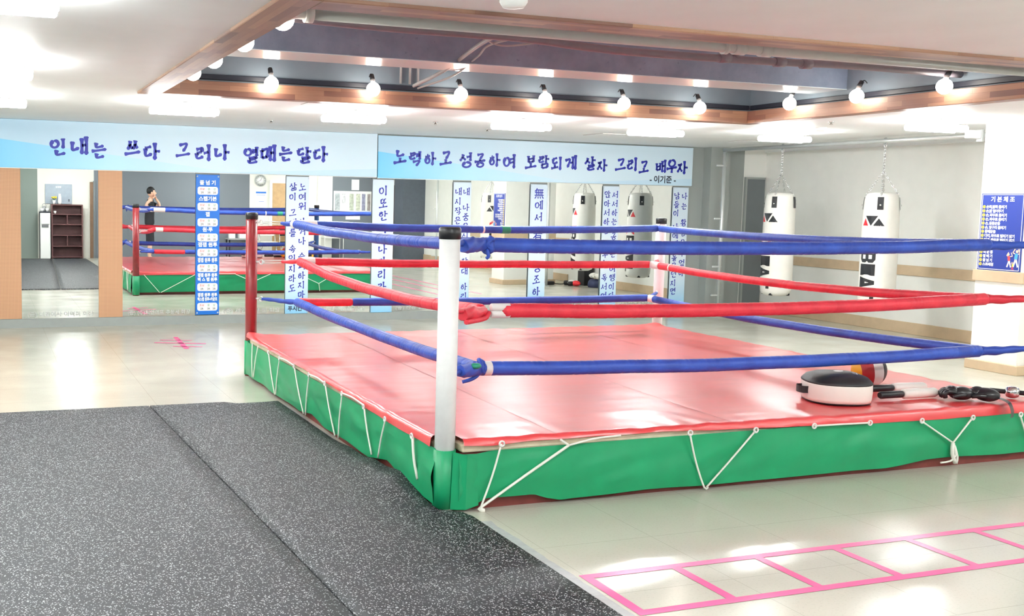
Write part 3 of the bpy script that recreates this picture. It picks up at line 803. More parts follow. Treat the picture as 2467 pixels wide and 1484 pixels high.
# ------------------------------------------------------------------ floor: rubber rolls, tapes
def mat_roll(pts, lb):
    m = MB(); nz = lambda x, y: .013+.0015*vn(x*2, y*2)
    xs_ = pts
    rows_ = []
    for yy, xa, xb, lift in xs_:
        row = []
        for i in range(13):
            x = xa+(xb-xa)*i/12
            y = min(yy, 7.975 if x < 1.79 else 7.90)
            if yy > 7.9 and x >= 1.79: y = 7.89+(yy-7.9)*.1
            z = nz(x, y)+(lift*max(0, (i-9)/3)**1.5 if lift else 0)
            row.append(m.bm.verts.new((x, y, z)))
        rows_.append(row)
    for A, Bq in zip(rows_, rows_[1:]):
        for i in range(12):
            f = m.bm.faces.new((A[i], A[i+1], Bq[i+1], Bq[i])); f.smooth = True
    be = [e for e in m.bm.edges if e.is_boundary]
    r = bmesh.ops.extrude_edge_only(m.bm, edges=be)
    for v in [q for q in r['geom'] if isinstance(q, bmesh.types.BMVert)]: v.co.z = max(v.co.z-.012, .0005)
    tag(m.build('rubber_mat', RUBBER), lb, 'rubber mat', 'speckled rubber rolls on the floor')
n = 30
def seam(y): return 1.30-.165*(y-3.7)/4.2
ys = [B+.36+i*(7.975-B-.36)/60 for i in range(61)]
mat_roll([(y, -1.25, -.26, 0) for y in ys], 'black speckled rubber roll out of view left of the other two')
mat_roll([(y, -.25, seam(y)-.0055, 0) for y in ys], 'wide black speckled rubber roll away from the ring, beyond the seam')
def redge(y):
    if y < 4.76: return 2.285
    if y < 4.87: return 2.285-(y-4.76)/.11*.137
    return 2.148-.03*(y-5)/3
def lift(y):
    if 4.86 < y < 6.6: return .085*math.sin(PI*min(1, (y-4.86)/.5)/2)*max(0, 1-max(0, y-5.5)/1.1)*(.8+.5*vn(y*3.1))
    return .004
ys2 = [B+.36+i*(7.975-B-.36)/110 for i in range(111)]
mat_roll([(y, seam(y)+.0055, redge(y), lift(y)) for y in ys2], 'black speckled rubber roll touching the ring and the white front post')
def tape_strip(pts, wd, z=.0012):
    m = MB(); P = [Vector(p) for p in pts]; vs = []
    for i, p in enumerate(P):
        t_ = (P[min(i+1, len(P)-1)]-P[max(i-1, 0)]).normalized(); nn = Vector((-t_.y, t_.x, 0))
        vs.append((m.bm.verts.new(p+nn*wd/2+Vector((0, 0, z))), m.bm.verts.new(p-nn*wd/2+Vector((0, 0, z)))))
    for a, b in zip(vs, vs[1:]): m.bm.faces.new((a[0], a[1], b[1], b[0]))
    return m
P = [(2.318+.012*vn(i*.5), 2.2+i*.05, 0) for i in range(50)]
tag(tape_strip(P, .075).build('duct_tape', DUCT), 'silver grey duct tape along the rubber mat edge', 'tape')
P = [(2.125+.01*vn(i*.4), 6.2+i*.06, .0) for i in range(28)]
tag(tape_strip(P, .07).build('duct_tape', DUCT), 'silver grey duct tape between rubber mat and the laced ring side', 'tape')
def ladder(x0, y0, x1, y1, n, lb, alongx=True, wd=.047, first=.0):
    m = MB()
    def q(a, b, c_, d_): m.quad((a, b, .0016), (c_, b, .0016), (c_, d_, .0016), (a, d_, .0016))
    q(x0, y0, x1, y0+wd); q(x0, y1-wd, x1, y1)
    for i in range(n): 
        xx = x0+i*.4475
        q(xx, y0+wd, xx+wd, y1-wd)
    return tag(m.build('agility_ladder_tape', PINK), lb, 'floor tape')
ladder(2.375, 3.372, 6.6, 3.832, 10, 'pink tape ladder stuck on the floor in front of the ring')
m = MB()
for x in (7.24, 7.68, 8.05): m.quad((x, 4.6, .0016), (x+.05, 4.6, .0016), (x+.05, 9.8, .0016), (x, 9.8, .0016))
tag(m.build('floor_line_tape', PINK), 'long pink tape lines beyond the ring, seen in the mirror', 'floor tape')
m = MB()
def star(a, b, wd=.055):
    a, b = Vector(a+(.0016,)), Vector(b+(.0016,)); n_ = Vector((-(b-a).y, (b-a).x, 0)).normalized()*wd/2
    m.quad(a+n_, a-n_, b-n_, b+n_)
star((1.69, 11.53), (2.22, 11.33)); star((1.95, 10.98), (1.99, 11.95)); star((1.78, 11.72), (2.12, 11.62), .04); star((1.84, 11.2), (2.14, 11.1), .04)
tag(m.build('floor_cross_tape', PINK), 'pink tape cross on the floor near the mirror wall', 'floor tape')

# ------------------------------------------------------------------ the boxing ring
RX0, RX1, RY0, RY1 = 2.215, 6.544, 4.912, 9.218     # posts
CX0, CX1, CY0, CY1 = 2.17, 6.46, 4.845, 9.13        # platform
CZ = .375
ring = thing('boxing_ring', 'boxing ring with red canvas, green skirt and blue and red ropes', 'boxing ring', ((CX0+CX1)/2, (CY0+CY1)/2, 0))
m = MB().box((2.288, CY0+.02, 0), (CX1-.02, CY0+.08, .085)).box((CX0+.02, CY1-.08, 0), (CX1-.02, CY1-.02, .085)).box((CX0+.02, 4.985, 0), (CX0+.08, CY1-.08, .085)).box((CX1-.08, CY0+.08, 0), (CX1-.02, CY1-.08, .085))
m.build('base_frame', BROWNST, ring)
MB().box((2.288, CY0+.03, .09), (CX1-.03, CY1-.03, .30)).box((CX0+.03, 4.985, .09), (2.288, CY1-.03, .30)).build('deck', BROWNST, ring)
# foam pad with a slightly ragged edge
m = MB(); m.box((2.288, CY0+.012, .302), (CX1-.012, CY1-.012, .352), .012, 2); m.box((CX0+.012, 4.985, .302), (2.30, CY1-.012, .352), .012, 2); m.build('foam_pad', FOAM, ring)
# canvas: draped top with hems
def hem(side, s):
    """how far the red hem hangs below the canvas on a side, s = metres along it"""
    if side == 'front':
        x = s
        return .024+.040*max(0, min(1, (x-3.5)/1.6))+.012*max(0, 1-abs(x-2.45)/.2)+.005*vn(x*3)
    if side == 'left': return .016+.036*max(0, min(1, (7.2-s)/1.8))+.005*vn(s*3)
    return .05+.008*vn(s*2.3)
m = MB(); NX, NY = 150, 150; G = []
def canz(x, y):
    z = CZ+.004*vn(x*1.1, y*1.1)
    d = min(x-CX0, CX1-x, y-CY0, CY1-y)
    e = max(0, 1-d/.5)
    s = (y if min(x-CX0, CX1-x) < min(y-CY0, CY1-y) else x)
    z += e*.007*vn(s*9, d*2.5)+.0022*vn(x*2.5, y*9, 3)
    for xs_ in (2.84+.16*(y-4.85)/4.25, 3.98+.2*(y-4.85)/4.25, 5.3+.1*(y-4.85)/4.25):
        z -= .002*math.exp(-((x-xs_)/.014)**2)
    # puckered corners
    for cx, cy, a in ((CX0, CY1, .03), (CX1, CY1, .02), (CX0, CY0, .012)):
        dd = math.hypot(x-cx, y-cy); z += a*math.exp(-(dd/.12)**2)
    return z
for j in range(NY+1):
    row = []
    for i in range(NX+1):
        x = CX0+(CX1-CX0)*i/NX; y = CY0+(CY1-CY0)*j/NY
        row.append(m.bm.verts.new((x, y, canz(x, y))))
    G.append(row)
for j in range(NY):
    for i in range(NX):
        if G[j][i].co.x < 2.262 and G[j][i].co.y < 4.955: continue
        f = m.bm.faces.new((G[j][i], G[j][i+1], G[j+1][i+1], G[j+1][i])); f.smooth = True
def drape(edge, side, key, out):
    prev = None
    for v in edge:
        x, y, z = v.co; s = x if key == 'x' else y; hgt = hem(side, s)
        b1 = m.bm.verts.new((x+out[0]*.014, y+out[1]*.014, z-.014)); b2 = m.bm.verts.new((x+out[0]*(.018+.006*vn(s*5)), y+out[1]*(.018+.006*vn(s*5)), CZ-hgt-.0))
        if prev:
            for a, b in zip(prev, prev[1:]): pass
            q1 = m.bm.faces.new((prev[0], v, b1, prev[1])); q2 = m.bm.faces.new((prev[1], b1, b2, prev[2])); q1.smooth = q2.smooth = True
        prev = (v, b1, b2)
drape([v for v in G[0] if v.co.x >= 2.262], 'front', 'x', (0, -1)); drape(G[-1], 'back', 'x', (0, 1)); drape([r[0] for r in G if r[0].co.y >= 4.955], 'left', 'y', (-1, 0)); drape([r[-1] for r in G], 'right', 'y', (1, 0))
bmesh.ops.delete(m.bm, geom=[v for v in m.bm.verts if not v.link_faces], context='VERTS')
m.build('canvas', CANVAS, ring)
# seams of the canvas, thin stitched strips
for xa, xb in ((2.84, 3.0), (3.98, 4.18), (5.3, 5.4)):
    m = MB(); prev = None
    for j in range(121):
        y = CY0+.01+(CY1-CY0-.02)*j/120; x = xa+(xb-xa)*(y-4.85)/4.25
        cur = (m.bm.verts.new((x-.004, y, canz(x, y)+.0015)), m.bm.verts.new((x+.004, y, canz(x, y)+.0015)))
        if prev: m.bm.faces.new((prev[0], prev[1], cur[1], cur[0]))
        prev = cur
    m.build('canvas_seam', plain('seam_red', srgb(170, 40, 46), .4), ring)
# green skirts: wavy panels
def lerp(tab, s):
    for (a, va), (b, vb) in zip(tab, tab[1:]):
        if s <= b: return va+(vb-va)*max(0, min(1, (s-a)/(b-a)))
    return tab[-1][1]
FB = [(2.27, .012), (2.37, .035), (2.42, .062), (2.70, .062), (2.78, .035), (2.86, .018), (2.95, .022), (3.4, .032), (3.75, .026), (4.5, .03), (5.1, .032), (5.45, .062), (5.75, .062), (6.1, .055), (6.6, .06)]
FT = [(2.24, .305), (2.36, .30), (2.45, .312), (3.2, .318), (4.2, .322), (6.6, .335)]
LB_ = [(4.8, .02), (5.3, .06), (5.6, .095), (5.9, .045), (6.3, .05), (6.8, .035), (7.1, .07), (7.4, .035), (8.2, .028), (9.2, .03)]
def skirt(side, s0, s1, bt, tp, amp):
    m = MB(); NS, NZ = 170, 14; prev = None
    for i in range(NS+1):
        s = s0+(s1-s0)*i/NS; zb, zt = lerp(bt, s), lerp(tp, s); colv = []
        for k in range(NZ+1):
            f = k/NZ; z = zb+(zt-zb)*f
            o_ = .010+amp*((vn(s*1.5+7*f*.35, f*1.2, 1)+.6*vn(s*3.2-f*2, f*2, 5))*.5+.35)*math.sin(PI*min(1, f*1.05))+amp*.7*(1-f)*(.4+vn(s*2.4, 2))
            o_ += amp*.35*vn(s*4.2-f*2.5, f*1.5+s*.6, 11)*math.sin(PI*min(1, f*1.02))
            o_ = max(o_, .004)
            p = {'front': (s, CY0-o_, z), 'back': (s, CY1+o_, z), 'left': (CX0-o_, s, z), 'right': (CX1+o_, s, z)}[side]
            colv.append(m.bm.verts.new(p))
        if prev:
            for k in range(NZ):
                f_ = m.bm.faces.new((prev[k], colv[k], colv[k+1], prev[k+1])); f_.smooth = True
        prev = colv
    return m.build('skirt', GREEN, ring)
skirt('front', 2.262, CX1+.01, FB, FT, .03)
skirt('left', 4.905, CY1, LB_, [(4.8, .325), (6.3, .326), (7, .322), (9.3, .318)], .028)
skirt('back', CX0, CX1, [(2, .04), (4, .05), (6.6, .04)], [(2, .33), (6.6, .33)], .016)
skirt('right', CY0, CY1, [(4.8, .04), (9.3, .05)], [(4.8, .33), (9.3, .33)], .014)
# corner posts
def post(x, y, m_, r=.052, capm=BLACKP, flange=True, lb=None, sleeve=True, zt=1.469):
    p = bpy.data.objects.new('corner_post', None)
    o = MB().tube([(x, y, 0), (x, y, zt-.028)], r, 28).build('corner_post', m_, ring)
    bpy.data.objects.remove(p)
    if lb: o['label'] = lb
    MB().lathe((x, y, zt-.03), [(r+.003, -.03), (r+.004, .022), (r-.004, .03), (0, .03)], 28).build('post_cap', capm, o)
    if sleeve: MB().tube([(x, y, .012), (x, y, .12), (x, y, .318)], lambda t: r+.005+.002*(1-t), 28).build('post_sleeve', GREEN, o)
    for z in (1.385, 1.03, .70):
        mm = MB(); dx, dy = (1 if x < 4 else -1), (1 if y < 7 else -1); c0 = Vector((x, y, z)); d = Vector((dx, dy, 0)).normalized()
        mm.cyl(c0+d*(r-.01), c0+d*(r+.03), .009, n=10)
        mm.tube([c0+d*(r+.05+.02*math.cos(a*PI/8))+Vector((0, 0, .02*math.sin(a*PI/8))) for a in range(16)], .005, 8, closed=True)
        mm.build('eye_bolt', STEEL, o)
    return o
post(RX0, RY1, RPOST, lb='dark red corner post')
post(RX0, RY0, WPOST, r=.0535, lb='white corner post nearest the camera')
post(RX1, RY1, PPOST, lb='pinkish white corner post by the mirror wall')
post(RX1, RY0, BPOST, lb='blue corner post beyond the right picture edge')
MB().quad((2.225, RY0-.064, .012), (2.295, CY0-.034, .015), (2.30, CY0-.03, .30), (2.235, RY0-.062, .315)).quad((2.295, CY0-.034, .015), (2.375, CY0-.022, .03), (2.36, CY0-.02, .27), (2.30, CY0-.03, .30)).build('skirt_flap', GREEN, ring)
# ropes
Zr = (1.372, 1.015, .68)
RC = {'RB': [(2.52, 8.91, 1.378), (2.56, 8.87, 1.052), (2.545, 8.885, .692)],
      'WF': [(2.555, 5.25, 1.366), (2.60, 5.297, .993), (2.556, 5.252, .674)],
      'WB': [(6.44, 9.11, 1.364), (6.18, 8.855, 1.013), (6.15, 8.825, .682)],
      'BF': [(6.275, 5.18, 1.377), (6.28, 5.178, 1.016), (6.267, 5.188, .664)]}
PP = {'RB': (RX0, RY1), 'WF': (RX0, RY0), 'WB': (RX1, RY1), 'BF': (RX1, RY0)}
def crease(seed, amount):
    rnd = random.Random(seed); marks = []; s = 0
    while s < 7: s += rnd.choice((.03, .045, .06, .09, .14)); marks.append((s, rnd.uniform(.3, 1)))
    import bisect
    ms = [q[0] for q in marks]
    def f(s, a):
        sx = s+.018*math.sin(a)+.006*math.sin(2*a+seed)
        i = bisect.bisect(ms, sx); v = 0
        for j in (i-1, i):
            if 0 <= j < len(ms): v += marks[j][1]*math.exp(-((sx-ms[j])/.006)**2)
        return 1-amount*v+.012*vn(sx*14, math.cos(a), seed)
    return f
def rope(A, Bq, lvl, sag, r, m_, seed, cr=.05, t0=0., t1=1., name='rope'):
    a, b = Vector(RC[A][lvl]), Vector(RC[Bq][lvl]); n_ = 420; P = []
    for i in range(n_+1):
        t = t0+(t1-t0)*i/n_
        P.append(a.lerp(b, t)+Vector((.006*vn(t*5, seed), .006*vn(t*5, seed+9), -sag*4*t*(1-t)+.006*vn(t*6, seed+3))))
    def rad(q):
        e = min(q, 1-q)*(t1-t0)*4.3
        return r*(1 if e > .03 else .45+.55*math.sqrt(max(0, e)/.03))
    mm = MB(); mm.tube(P, rad, 16, mod=crease(seed, cr)); return mm.build(name, m_, ring), P
def band(parent, P, i0, i1, r, m_, name='tape_band'):
    mm = MB(); mm.tube(P[i0:i1+1], r, 16); return mm.build(name, m_, parent)
rp = {}
for A, Bq, key, rr in (('WF', 'BF', 'front', .041), ('RB', 'WF', 'left', .038), ('RB', 'WB', 'back', .036), ('WB', 'BF', 'right', .035)):
    for lvl in range(3):
        sag = {'front': (.022, .03, .028), 'left': (.035, .065, .02), 'back': (.03, .012, .012), 'right': (.03, .05, .04)}[key][lvl]
        m_ = RRED if lvl == 1 else RBLUE
        cr = .14 if key == 'left' else .07
        if key == 'back' and lvl == 2:
            o, P = rope(A, Bq, lvl, sag, rr, RRED, 31, .03, 0, .145, 'rope'); o['label'] = 'red wrapped end of the low back rope'
            o2, P2 = rope(A, Bq, lvl, sag, rr, RBLUE, 37, .045, .14, 1.); rp[key, lvl] = (o2, P2); continue
        rp[key, lvl] = rope(A, Bq, lvl, sag, rr, m_, 11+lvl*7+len(key), cr, .03 if (key, lvl) == ('front', 1) else 0.)
# pieces of tape on the ropes
o, P = rp['back', 0]; band(o, P, 222, 232, .0375, TAPEG, 'green_tape_band'); band(o, P, 200, 202, .0375, TAPEW); band(o, P, 2, 22, .037, TAPEW)
o, P = rp['left', 0]; band(o, P, 0, 9, .0385, TAPEW)
o, P = rp['back', 1]; band(o, P, 2, 16, .0372, TAPEW)
o, P = rp['front', 1]; mm = MB()
d0 = (P[20]-P[0]).normalized()
for dz in (.019, -.019): mm.tube([P[6]+Vector((0, -.008, dz))-d0*x for x in (.115, .11, .02, 0)], lambda q: .019 if q < .05 else .0225, 12)
mm.build('foam_core', TAPEW, o)
o, P = rp['front', 2]; band(o, P, 4, 9, .0415, TAPEW)
o, P = rp['right', 1]; band(o, P, 2, 18, .037, TAPEW); band(o, P, 36, 38, .0375, TAPEW)
o, P = rp['right', 2]; band(o, P, 2, 12, .037, TAPEW)
# ties from rope corner to post
def tie(A, lvl, m_, r=.018, turn=False, frac=.45):
    c0 = Vector(RC[A][lvl]); q = PP[A]; z = (1.385, 1.03, .70)[lvl]
    h = Vector((q[0], q[1], z)); d = (c0-h); d.z = 0; d.normalize(); h = h+d*.115
    P = smoothpath([c0-d*.0, c0.lerp(h, .3)+Vector((0, 0, -.004)), c0.lerp(h, .7 if not turn else frac), h if not turn else c0.lerp(h, frac+.05)], .012)
    mm = MB(); mm.tube(P, lambda t: r*(1.25-.55*t), 10, mod=lambda s, a: 1+.09*math.sin(a*2+s*60)); o = mm.build('end_tie', m_, ring)
    if turn:
        mm = MB(); a, b = c0.lerp(h, frac-.02), c0.lerp(h, .98); sd = Vector((0, 0, .010))
        mm.tube([a+sd, b+sd], .004, 8).tube([a-sd, b-sd], .004, 8)
        for e in (a, b): mm.tube([e+Vector((0, 0, .012*math.sin(k*PI/6)))+d*.012*math.cos(k*PI/6) for k in range(12)], .004, 6, closed=True)
        mm.build('turnbuckle', STEEL, o)
    return o
tie('RB', 0, RBLUE, .02, True, .36); tie('RB', 1, RRED, .018, True, .42); tie('RB', 2, RBLUE, .02)
for l_, mm_ in ((0, RBLUE), (1, RRED), (2, RBLUE)):
    tie('BF', l_, mm_, .027); tie('WB', l_, mm_, .02); tie('WF', l_, mm_, .02)
# knots at the near corner
def knot(c, m_, seed, sx=1.):
    rnd = random.Random(seed); mm = MB(); c = Vector(c)
    for k in range(5):
        a0 = rnd.uniform(0, 6.28); ax = Vector((rnd.uniform(-1, 1), rnd.uniform(-.4, .4), rnd.uniform(-.6, .6))).normalized()
        u = ax.orthogonal().normalized(); v = ax.cross(u); R = rnd.uniform(.024, .036)
        mm.tube([c+ax*rnd.uniform(-.004, .004)+ax*(k-2)*.012+(u*math.cos(i*PI/9)+v*math.sin(i*PI/9))*R*(1+.12*math.sin(i)) for i in range(18)], .013, 8, closed=True)
    mm.ball(c, .032, (1.1, 1, .9), 12)
    P = smoothpath([c, c+Vector((-.02, -.03, -.035)), c+Vector((-.05*sx, -.03, -.06)), c+Vector((-.09*sx, -.02, -.075))], .01)
    mm.tube(P, lambda t: .014*(1-.3*t), 8)
    return mm.build('knot', m_, ring)
knot((2.575, 5.20, 1.368), RBLUE, 5, .2); knot((2.54, 5.20, .69), RBLUE, 9, 1.2)
mm = MB().tube(smoothpath([(2.36, 5.05, 1.00), (2.45, 5.14, .997), (2.53, 5.21, .99), (2.585, 5.24, .985)], .012), lambda t: .030+.012*math.sin(PI*t), 12, mod=lambda s, a: 1+.12*math.sin(3*a+s*40))
mm.tube(smoothpath([(2.37, 5.02, .965), (2.46, 5.1, .962), (2.56, 5.18, .965), (2.60, 5.22, .99)], .012), .014, 8); mm.build('knot', RRED, ring)
mm = MB().tube(smoothpath([(2.35, 5.04, 1.365), (2.45, 5.13, 1.37), (2.55, 5.2, 1.372)], .012), lambda t: .032+.008*math.sin(PI*t), 12, mod=lambda s, a: 1+.14*math.sin(3*a+s*50)); mm.build('end_wrap', RBLUE, ring)
mm = MB().tube(smoothpath([(2.35, 5.04, .70), (2.45, 5.13, .69), (2.55, 5.2, .68)], .012), lambda t: .030+.008*math.sin(PI*t), 12, mod=lambda s, a: 1+.14*math.sin(3*a+s*50)); mm.build('end_wrap', RBLUE, ring)
mm = MB().ball((2.47, 5.10, .715), .024, (1.5, 1, .7), 12); mm.build('green_wrap', TAPEG, ring)
# lacing cords and their eyelets
def cordseg(P3, r=.0055, eye=()):
    o = MB().tube(smoothpath(P3, .03), r, 8).build('lacing_cord', CORD, ring)
    for p, nrm in eye:
        p = Vector(p); nrm = Vector(nrm); u = Vector((0, 0, 1)); v = nrm.cross(u)
        mm = MB().tube([p+nrm*.004+(u*math.sin(k*PI/7)+v*math.cos(k*PI/7))*.014 for k in range(14)], .005, 6, closed=True)
        mm.build('eyelet', TAPEW, o)
yf = CY0-.038; nf = (0, -1, 0)
def F(x, z, o_=0.): return (x, yf-o_, z)
cordseg([F(2.49, .352), F(2.44, .18), F(2.38, .02)], eye=[(F(2.49, .352), nf)])
cordseg([F(2.38, .022), F(2.63, .17), F(2.89, .318)], .0075)
cordseg([F(2.84, .352), F(2.865, .335), F(2.89, .318)], .0065); cordseg([F(2.89, .318), F(3.05, .345), F(3.21, .352)], .0055)
cordseg([F(2.375, .02), F(2.385, .008), F(2.40, -.0+.004)], .013)
cordseg([F(3.66, .336), F(3.71, .17), F(3.775, .02), F(3.80, .02)], eye=[(F(3.66, .34), nf)]); cordseg([F(3.79, .02), F(3.95, .17), F(4.11, .325)], eye=[(F(4.11, .33), nf)])
cordseg([F(4.53, .33), F(4.95, .325)], eye=[(F(4.53, .33), nf), (F(4.95, .325), nf)])
cordseg([F(5.36, .312), F(5.63, .16)], eye=[(F(5.36, .315), nf)]); cordseg([F(5.78, .31), F(5.63, .16)], eye=[(F(5.78, .312), nf)])
cordseg([F(5.63, .16), F(5.63, .09), F(5.66, .03)], .012); cordseg([F(5.64, .15), F(5.66, .08), F(5.62, .045), F(5.54, .04)], .006); cordseg([F(5.645, .14), F(5.675, .07), F(5.67, .025)], .007)
cordseg([F(6.19, .305), F(6.27, .14), F(6.30, .06)], eye=[(F(6.19, .31), nf)])
xl = CX0-.032; nl = (-1, 0, 0)
for (a, za), (b, zb), e in [((8.84, .343), (8.83, .049), 0), ((8.64, .345), (8.79, .053), 0), ((8.28, .347), (8.07, .034), 1), ((7.93, .347), (8.04, .041), 1), ((7.51, .35), (7.25, .04), 1), ((7.12, .35), (7.2, .041), 1),
                            ((6.74, .352), (6.51, .04), 1), ((6.37, .349), (6.44, .041), 1), ((5.95, .345), (5.8, .082), 1), ((5.58, .342), (5.69, .09), 1), ((5.17, .334), (5.09, .115), 1)]:
    cordseg([(xl, a, za), (xl-.004, (a+b)/2, (za+zb)/2), (xl, b, zb)], eye=[((xl, a, za), nl)] if e else ())
cordseg([(xl, 5.165, .33), (xl-.008, 5.12, .22), (xl, 5.085, .12)], .008)
for a, b in ((7.93, 7.51), (7.12, 6.74), (6.37, 5.95)): cordseg([(xl, a, .352), (xl-.002, (a+b)/2, .362), (xl, b, .352)], .006)
yb_ = CY1+.036
for (xa, za), (xb, zb) in (((2.35, .33), (2.6, .04)), ((2.62, .04), (3.2, .34)), ((3.2, .34), (3.85, .34)), ((3.85, .33), (4.15, .2)), ((4.15, .2), (4.45, .33)), ((4.15, .2), (4.15, .03)), ((4.9, .34), (5.3, .16)), ((5.3, .16), (5.6, .33)), ((5.3, .16), (5.32, .03))):
    cordseg([(xa, yb_, za), (xb, yb_, zb)])

# ------------------------------------------------------------------ things lying on the canvas
Zc = CZ+.004
def oval(a, n=48, p=2.5):
    ca, sa = math.cos(a), math.sin(a)
    return (math.copysign(abs(ca)**(2/p), ca), math.copysign(abs(sa)**(2/p), sa))
t = thing('strike_shield', 'white and black round striking shield lying on the red canvas', 'strike shield', (5.08, 5.22, Zc))
ra, rb, ang = .205, .205, math.radians(-24)
def ovring(mb, k, z, sx=1.):
    vs = []
    for i in range(48):
        u, v = oval(2*PI*i/48); x, y = u*ra*k, v*rb*k
        vs.append(mb.bm.verts.new((5.08+x*math.cos(ang)-y*math.sin(ang), 5.22+x*math.sin(ang)+y*math.cos(ang), Zc+z)))
    return vs
def loft(mb, lst, cap0=True, cap1=True):
    R2 = [ovring(mb, k, z) for k, z in lst]
    for A, Bq in zip(R2, R2[1:]):
        for i in range(48): f = mb.bm.faces.new((A[i], A[(i+1) % 48], Bq[(i+1) % 48], Bq[i])); f.smooth = True
    if cap0: mb.bm.faces.new(list(reversed(R2[0])))
    if cap1: mb.bm.faces.new(R2[-1])
m = MB(); loft(m, [(.9, .006), (.965, .010), (.985, .03), (1, .07), (.99, .115), (.985, .122)]); m.build('shield_side', BAGW, t)
m = MB(); loft(m, [(.93, 0), (.96, .004), (.955, .012)]); m.build('shield_back', BLACKP, t)
m = MB(); loft(m, [(.985, .120), (1.0, .126), (.98, .134), (.86, .160), (.62, .178), (.35, .186), (.1, .188)]); m.build('shield_face', plain('black_leather', srgb(30, 31, 35), .5, var=.08, bump=.15), t)
m = MB()
dl = Vector((-math.cos(ang+.1), -math.sin(ang+.1), 0)); c0 = Vector((5.08, 5.22, Zc+.075)); sd = Vector((-dl.y, dl.x, 0))
P = smoothpath([c0+dl*.18+sd*.055, c0+dl*.235+sd*.045, c0+dl*.25, c0+dl*.235-sd*.045, c0+dl*.18-sd*.055], .012); vs = []
for p in P: vs.append([m.bm.verts.new(p+Vector((0, 0, h_))) for h_ in (-.022, .022)])
for a, b in zip(vs, vs[1:]): m.bm.faces.new((a[0], b[0], b[1], a[1]))
r_ = bmesh.ops.solidify(m.bm, geom=m.bm.faces[:], thickness=.01)
m.build('shield_handle', BLACKP, t)
m = MB(); m.poly([(5.09+.035*math.cos(a*PI/8), 5.22+.022*math.sin(a*PI/8), Zc+.1885) for a in range(16)])
write(m, 'V', .05, (5.13, 5.10, Zc+.182), (1, -.2, 0), (.2, 1, 0.1), .001); m.build('logo', INKW, t)
t = thing('medicine_ball', 'ball with yellow, red, white and black panels behind the striking shield', 'ball', (5.70, 5.57, Zc))
def m_ball():
    k = NT('ball_panels', .45); v = k.coord()
    mp = k.n('ShaderNodeMapping'); mp.inputs['Rotation'].default_value = (0, .12, .35); k.l(v, mp.inputs[0])
    sep = k.n('ShaderNodeSeparateXYZ'); k.l(mp.outputs[0], sep.inputs[0])
    c = srgb(228, 176, 40)
    for x, q in ((-.07, srgb(166, 40, 44)), (.0, srgb(236, 236, 232)), (.07, srgb(28, 30, 36))): c = k.mix(k.math('GREATER_THAN', sep.outputs[0], x), c, q)
    k.col(c); k.bump(k.noise(v, 120, 3), .3, .003); return k.m
MB().ball((5.70, 5.57, Zc+.115), .115, n=36).build('ball_cover', m_ball(), t)
def stick(a, b, lb):
    a, b = Vector(a), Vector(b); t = thing('training_stick', lb, 'training stick', a, 'padded training sticks')
    d = (b-a)
    MB().tube([a+d*x for x in (0, .02, .36, .40)], lambda q: .024 if .02 < q < .98 else .018, 16).build('grip', BLACKP, t)
    MB().tube([a+d*x for x in (.39, .41, .5, .94, .985, 1)], lambda q: (.022, .031, .033, .031, .022, .008)[min(5, int(q*5+.5))], 18).build('padded_end', BAGW, t)
stick((5.36, 5.14, Zc+.033), (5.84, 5.13, Zc+.033), 'white padded stick with black grip, the nearer of two by the shield')
stick((5.50, 5.35, Zc+.033), (5.945, 5.315, Zc+.033), 'white padded stick with black grip, the farther of two by the shield')
def mitt(x, y, rz, lb, dangle=False):
    t = thing('training_glove', lb, 'glove', (x, y, Zc), 'black training gloves')
    Rm = Matrix.Rotation(rz, 4, 'Z'); o_ = Vector((x, y, Zc))
    L_ = lambda p: o_+Rm@Vector(p)
    LE = plain('black_glove_leather', srgb(34, 34, 38), .32, var=.1, bump=.2, bscale=60)
    m = MB(); m.ball(L_((0, 0, .045)), .054, (1.45, 1.05, .82), 20, Rm); m.ball(L_((.055, 0, .058)), .046, (.9, 1.1, .75), 16, Rm); m.build('palm', LE, t)
    for i in range(4):
        yy = -.036+.024*i
        P = smoothpath([L_((.04, yy, .05)), L_((.085, yy*1.1, .058)), L_((.115-.006*abs(i-1.5), yy*1.1, .04)), L_((.11-.006*abs(i-1.5), yy, .017))], .008)
        MB().tube(P, lambda q: .019-.004*q, 12).build('finger', LE, t)
    P = smoothpath([L_((-.01, .045, .04)), L_((.03, .07, .04)), L_((.065, .068, .03))], .008); MB().tube(P, lambda q: .017-.004*q, 12).build('thumb', LE, t)
    if dangle: P = smoothpath([L_((-.05, 0, .03)), L_((-.085, 0, .03)), L_((-.135, .02, .014)), L_((-.158, .03, -.03)), L_((-.16, .03, -.075))], .01)
    else: P = smoothpath([L_((-.05, 0, .03)), L_((-.09, .01, .025)), L_((-.13, .02, .014))], .01)
    m = MB(); vs = []
    for p in P: vs.append([m.bm.verts.new(p+Rm@Vector((0, s_*.034, 0))) for s_ in (-1, 1)])
    for a, b in zip(vs, vs[1:]): m.bm.faces.new((a[0], a[1], b[1], b[0]))
    bmesh.ops.solidify(m.bm, geom=m.bm.faces[:], thickness=.008); m.build('wrist_strap', LE, t)
mitt(5.905, 5.01, 2.6, 'black leather glove lying deeper on the canvas beside its pair')
mitt(6.03, 4.925, 2.0, 'black leather glove with its strap hanging over the canvas edge', True)
t = thing('massage_roller', 'black and silver rod with a round knob at the right picture edge', 'roller', (6.25, 5.0, Zc+.03))
a, b = Vector((6.22, 5.06, Zc+.042)), Vector((6.38, 4.87, Zc+.042)); d = b-a
MB().tube([a, a+d*.04, a+d*.34], .016, 14).build('grip', BLACKP, t)
MB().lathe((0, 0, 0), [(.016, 0), (.035, .01), (.04, .035), (.04, .06), (.03, .08), (.016, .085)], 20, 'X').build('knob', CHROME, t)
